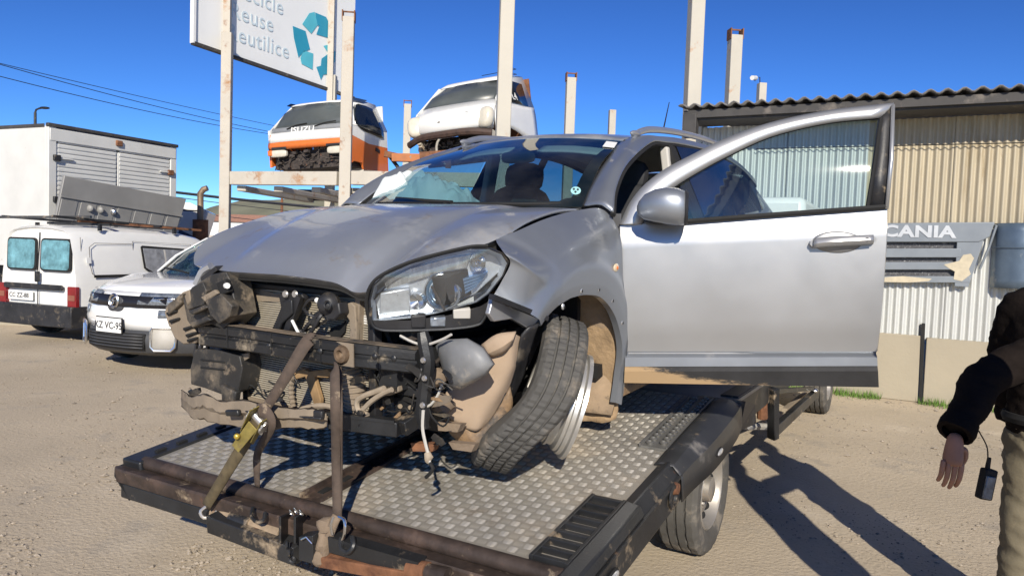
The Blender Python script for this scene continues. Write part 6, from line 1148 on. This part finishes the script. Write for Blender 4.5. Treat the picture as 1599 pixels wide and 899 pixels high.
G().blob(Rat - o + dR * .115 + xR * .02 + tocam * .055, (.012, .010, .012), 6).build('handle_stud', M('gold_stud', (.75, .55, .10), .25, .7), rs_)
G().tube(cr([hkp - o, hkp - o + V((-.02, -.01, -.02)), hkp - o + V((-.005, -.01, -.045)), hkp - o + V((.03, 0, -.04)), hkp - o + V((.04, .02, -.02))], 10), .007, 7).build('end_hook', m_rim, rs_)
loose = [Rat + V((.02, -.01, .03)), Rat + V((.045, -.015, .0)), bs(400, 715, .06), bs(401, 755, .06)]
ribbon([Rat + V((-.005, -.005, .035)), Rat + V((.03, -.03, .04)), Rat + V((.05, -.02, -.02)), bs(403, 705, .04), bs(401, 735, .05), bs(402, 760, .06)], (.055, .022), 'loose_tail', m_web, rs_, o, tocam)
s2 = thing('tie_strap', 'plain brown strap hanging straight down from the beam to the hook', 'strap', bs(524, 815, -.05)); o = s2.location.copy()
ribbon([cw_(523, 572, .10), cw_(523, 580, .03), cw_(524, 640, -.02), bs(525, 720, -.02), bs(527, 808, -.05)], (.038, .034), 'webbing', m_web, s2, o, tocam, .006)
ribbon([cw_(530, 574, .09), cw_(531, 640, -.01), bs(531, 720, -.01), bs(530, 808, -.045)], (.02, .02), 'webbing_fold', m_web, s2, o, tocam, .006)
ribbon([bs(527, 805, -.05), bs(522, 815, -.06), bs(510, 850, -.06), bs(506, 868, -.06)], (.035, .03), 'muddy_tail', m_mud, s2, o, tocam, .012)
G().tube(cr([bs(529, 806, -.06) - o, bs(538, 812, -.07) - o, bs(538, 832, -.08) - o, bs(533, 846, -.07) - o], 10), .006, 7).build('steel_hook', m_chrome, s2); G().tube(cr([bs(522, 806, -.06) - o, bs(517, 820, -.07) - o, bs(519, 834, -.07) - o], 8), .006, 7).build('steel_hook', m_chrome, s2)

# ================================================================== people
m_jk = M('black_fleece', (.014, .0105, .009), .95, var=.3, vs=12, bump=.35, bs=70, bd=.008); m_tr = M('olive_trousers', (.17, .145, .095), .9, var=.2, vs=6, bump=.3, bs=24, bd=.012, dirt=((.27, .22, .14), .3, 4)); m_skin = M('skin', (.34, .17, .11), .55, var=.15, vs=14, bump=.15, bs=120, bd=.002); m_hair = M('dark_hair', (.012, .010, .009), .7, bump=.5, bs=200); m_boot = M('boot', (.03, .022, .016), .6)
m_jk.node_tree.nodes['Principled BSDF'].inputs['Specular IOR Level'].default_value = .08
def skinmesh(name, verts, edges, radii, mat, par, lv=2, root=0, jit=0.):
    me = bpy.data.meshes.new(name); me.from_pydata([V(v) for v in verts], edges, []); o = bpy.data.objects.new(name + '_tmp', me); COL.objects.link(o)
    m = o.modifiers.new('k', 'SKIN'); m.use_smooth_shade = True
    for i, r in enumerate(radii):
        sv = me.skin_vertices[0].data[i]; sv.radius = r if isinstance(r, tuple) else (r, r); sv.use_root = (i == root)
    d = o.modifiers.new('d', 'SUBSURF'); d.levels = d.render_levels = lv
    bpy.context.view_layer.update(); ev = o.evaluated_get(bpy.context.evaluated_depsgraph_get()); m2 = bpy.data.meshes.new_from_object(ev); bpy.data.objects.remove(o)
    m2.name = name; m2.materials.clear(); m2.materials.append(mat); m2.polygons.foreach_set('use_smooth', [True] * len(m2.polygons))
    if jit:
        for v in m2.vertices: v.co += noise.noise_vector(v.co * 14) * jit
    return link(name, m2, par)
def chain(pts, rad, name, mat, par, lv=2, jit=0., n0=0):
    return skinmesh(name, pts, [(i, i + 1) for i in range(len(pts) - 1)], rad, mat, par, lv, 0, jit)
def fuse(name, g, mat, par, vox, wr, fr):      # several closed volumes grown into one smooth skin, then creased
    me = bpy.data.meshes.new(name); me.from_pydata(g.v, [], g.f); bm = bmesh.new(); bm.from_mesh(me); bmesh.ops.recalc_face_normals(bm, faces=bm.faces); bm.to_mesh(me); bm.free()
    o = bpy.data.objects.new(name + '_tmp', me); COL.objects.link(o)
    m = o.modifiers.new('r', 'REMESH'); m.mode = 'VOXEL'; m.voxel_size = vox; k = o.modifiers.new('s', 'SMOOTH'); k.factor = .5; k.iterations = 5
    bpy.context.view_layer.update(); m2 = bpy.data.meshes.new_from_object(o.evaluated_get(bpy.context.evaluated_depsgraph_get())); bpy.data.objects.remove(o)
    m2.name = name; m2.materials.clear(); m2.materials.append(mat); m2.polygons.foreach_set('use_smooth', [True] * len(m2.polygons))
    if wr:
        nn_ = [v.normal.copy() for v in m2.vertices]
        for v, n_ in zip(m2.vertices, nn_):
            c = v.co; wq = wr * (sstep(.0, .07, abs(c.z - .87)) if name == 'jacket' else 1); v.co = c + n_ * (wq * (1 - 2 * abs(noise.noise(V((c.x * fr * .35, c.y * fr * .35, c.z * fr + c.x * 9))))) + wq * .8 * noise.noise(c * 7))
    return link(name, m2, par)
def person(label, loc, rz, near, far, spread=.1, radio=True, hax=None):
    # the face looks along local -y; near and far: (elbow, wrist) of the arms on local +x and -x
    p = thing('person', label, 'person', loc, rz)
    ell = lambda z, hx, hy, y0=0., n=20: [V((hx * math.copysign(abs(math.cos(t)) ** .85, math.cos(t)), y0 + hy * math.sin(t), z)) for t in [2 * math.pi * k / n for k in range(n)]]
    g = G().loft([ell(*q) for q in ((.88, .178, .128), (.93, .186, .132), (1.0, .180, .128), (1.12, .178, .124, .005), (1.26, .190, .128, .01), (1.36, .192, .122, .015), (1.42, .165, .105, .02), (1.46, .115, .088, .02), (1.50, .078, .074, .015), (1.535, .070, .066, .01))])
    for q, sx in ((near, 1), (far, -1)):
        e, w_ = V(q[0]), V(q[1]); sh = V((sx * .155, .02, 1.385)); g.tube(cr([sh - V((sx * .04, 0, -.01)), sh, lerp(sh, e, .5) + V((sx * .008, 0, 0)), e, lerp(e, w_, .5), w_], 16), [.060, .068, .072, .074, .073, .072, .071, .070, .069, .068, .067, .064, .062, .060, .058, .056, .054], 14)
    jk = fuse('jacket', g, m_jk, p, .013, .0075, 26)
    for q in (near, far):
        a, b = V(q[0]), V(q[1]); d = (b - a).normalized(); G().lathe([(.046, 0), (.060, .0), (.066, .03), (.062, .060), (.046, .060)], b - d * .035, d, 18).jit(.005, 40).build('cuff', m_jk, jk)
    k_ = spread
    g = G().loft([ell(*q) for q in ((1.0, .162, .118), (.93, .172, .124), (.86, .176, .128), (.80, .16, .118))])
    for sx in (-1, 1): g.tube(cr([V((sx * .082, 0, .90)), V((sx * .088, 0, .78)), V((sx * (k_ + .01), -.012, .52)), V((sx * (k_ + .015), .012, .30)), V((sx * (k_ + .018), .02, .07))], 14), [.098, .100, .100, .097, .093, .088, .084, .081, .079, .078, .077, .076, .077, .079, .081], 14)
    fuse('trousers', g, m_tr, p, .013, .008, 20)
    for s in (-1, 1): chain([(s * (k_ + .015), .06, .05), (s * (k_ + .015), -.02, .06), (s * (k_ + .02), -.15, .035)], [.05, .055, .04], 'boot', m_boot, p)
    g = G().blob((0, .004, 1.655), (.076, .094, .108), 14); g.blob((0, -.030, 1.592), (.052, .058, .056), 10); g.cyl((0, .012, 1.45), (0, .012, 1.60), .058, .056, 16)
    g.tube([V((0, -.088, 1.668)), V((0, -.100, 1.640)), V((0, -.104, 1.625))], [.008, .012, .014], 8); g.blob((0, -.082, 1.678), (.048, .012, .010), 8); g.blob((0, -.083, 1.583), (.022, .010, .010), 8)
    for s in (-1, 1): g.blob((s * .076, .010, 1.642), (.010, .020, .032), 8)
    hd = fuse('head', g, m_skin, p, .0065, 0, 1)
    G().blob((0, -.090, 1.588), (.022, .004, .004), 6).build('mouth', M('lips', (.26, .10, .08), .6), hd)
    for s in (-1, 1): G().blob((s * .030, -.083, 1.657), (.012, .007, .0055), 8).build('eye', m_plate, hd); G().blob((s * .030, -.0885, 1.657), (.0048, .003, .0048), 6).build('pupil', m_dark, hd); G().tube([V((s * .014, -.092, 1.674)), V((s * .030, -.092, 1.678)), V((s * .046, -.084, 1.673))], .0035, 6).build('eyebrow', m_hair, hd)
    g = G().blob((0, .012, 1.672), (.084, .098, .112), 14); g.v = [V((v.x, v.y, max(v.z, 1.62 + (.06 if v.y < -.03 else 0)))) for v in g.v]; g.jit(.006, 30).build('hair', m_hair, hd)
    def hand(c, d, side, inn):
        d = V(d).normalized(); s_ = V(side).normalized(); k = d.cross(s_).normalized() * inn; c = V(c)
        vs = [c - d * .05, c, c + d * .045, c + d * .08]; E = [(0, 1), (1, 2), (2, 3)]; Rd = [(.026, .021), (.034, .022), (.041, .021), (.040, .019)]
        hm = skinmesh('hand', vs, E, Rd, m_skin, p, 2)
        for j, (off, L) in enumerate(((-.030, .084), (-.010, .096), (.010, .091), (.029, .072))):
            r0 = c + d * .082 + s_ * off; f1 = r0 + d * L * .46 + k * .012; f2 = f1 + d * L * .30 + k * .028; f3 = f2 + d * L * .16 + k * .026
            chain([r0 - d * .025, r0, f1, f2, f3], [.0095, .0105, .0095, .0085, .0070], 'finger', m_skin, hm, 2)
        t0 = c + d * .012 - s_ * .030; chain([t0 + s_ * .02, t0 - s_ * .008 + k * .014, t0 - s_ * .014 + d * .035 + k * .028, t0 - s_ * .004 + d * .066 + k * .036], [.014, .013, .011, .0085], 'thumb', m_skin, hm, 2)
        return hm
    for q, sg_ in ((near, -1), (far, 1)):
        a, b = V(q[0]), V(q[1]); d = (b - a).normalized(); sd = V((sg_ * -.15, .95, 0))
        if hax and sg_ < 0: hand(b + hax[0].normalized() * .055 + d * .01, hax[0], hax[1], 1); continue
        hand(b + d * .06, d * .6 + V((0, 0, -.6)), sd - d * sd.dot(d), sg_)
    if radio:
        rc = V(radio); rd = G().box(rc, (.05, .036, .115), rotm('Z', 50) @ rotm('Y', 9)).build('radio', m_dark, p, bev=.006); G().box(rc + V((.012, -.020, -.008)), (.036, .010, .085), rotm('Z', 50) @ rotm('Y', 9)).build('radio_face', M('radio_grey', (.16, .17, .18), .4, .3, var=.5, vs=40), rd, bev=.003)
        G().cyl(rc + V((.0, 0, .055)), rc + V((.004, 0, .10)), .009, .007, 8).build('radio_antenna', m_dark, rd); G().tube(cr([rc + V((0, 0, .06)), rc + V((.0, -.03, .14)), rc + V((-.02, -.09, .21))], 10), .0025, 5).build('radio_lead', m_dark, rd)
        G().tube([V((math.cos(t) * .188, math.sin(t) * .145, .945)) for t in [k / 24 * 6.283 for k in range(24)]], .012, 6, 1.8, True).build('belt', m_dark, p)
    return p
MZ = R_(-42); ML = V((2.19, 2.93, 0)); MI = Matrix.Rotation(-MZ, 3, 'Z'); ml = lambda p: MI @ (p - ML)
person('man in black fleece and olive trousers with a radio on his belt', ML, MZ, [ml(aty(1540, 590, 2.80)), ml(aty(1495, 668, 2.70))], [(-.21, .10, 1.15), (-.18, .15, .93)], .08, ml(aty(1540, 755, 2.74)), (MI @ V((-.08, -.05, -1)), MI @ V((-.92, .35, .05))))
person('man in dark clothes standing just outside the right edge, casting the nearer shadow', (1.73, 1.92, 0), R_(-82), [(.215, .02, 1.14), (.19, -.03, .93)], [(-.215, .02, 1.14), (-.19, -.03, .93)], .05, None).scale = (1.08, 1.08, 1.13)
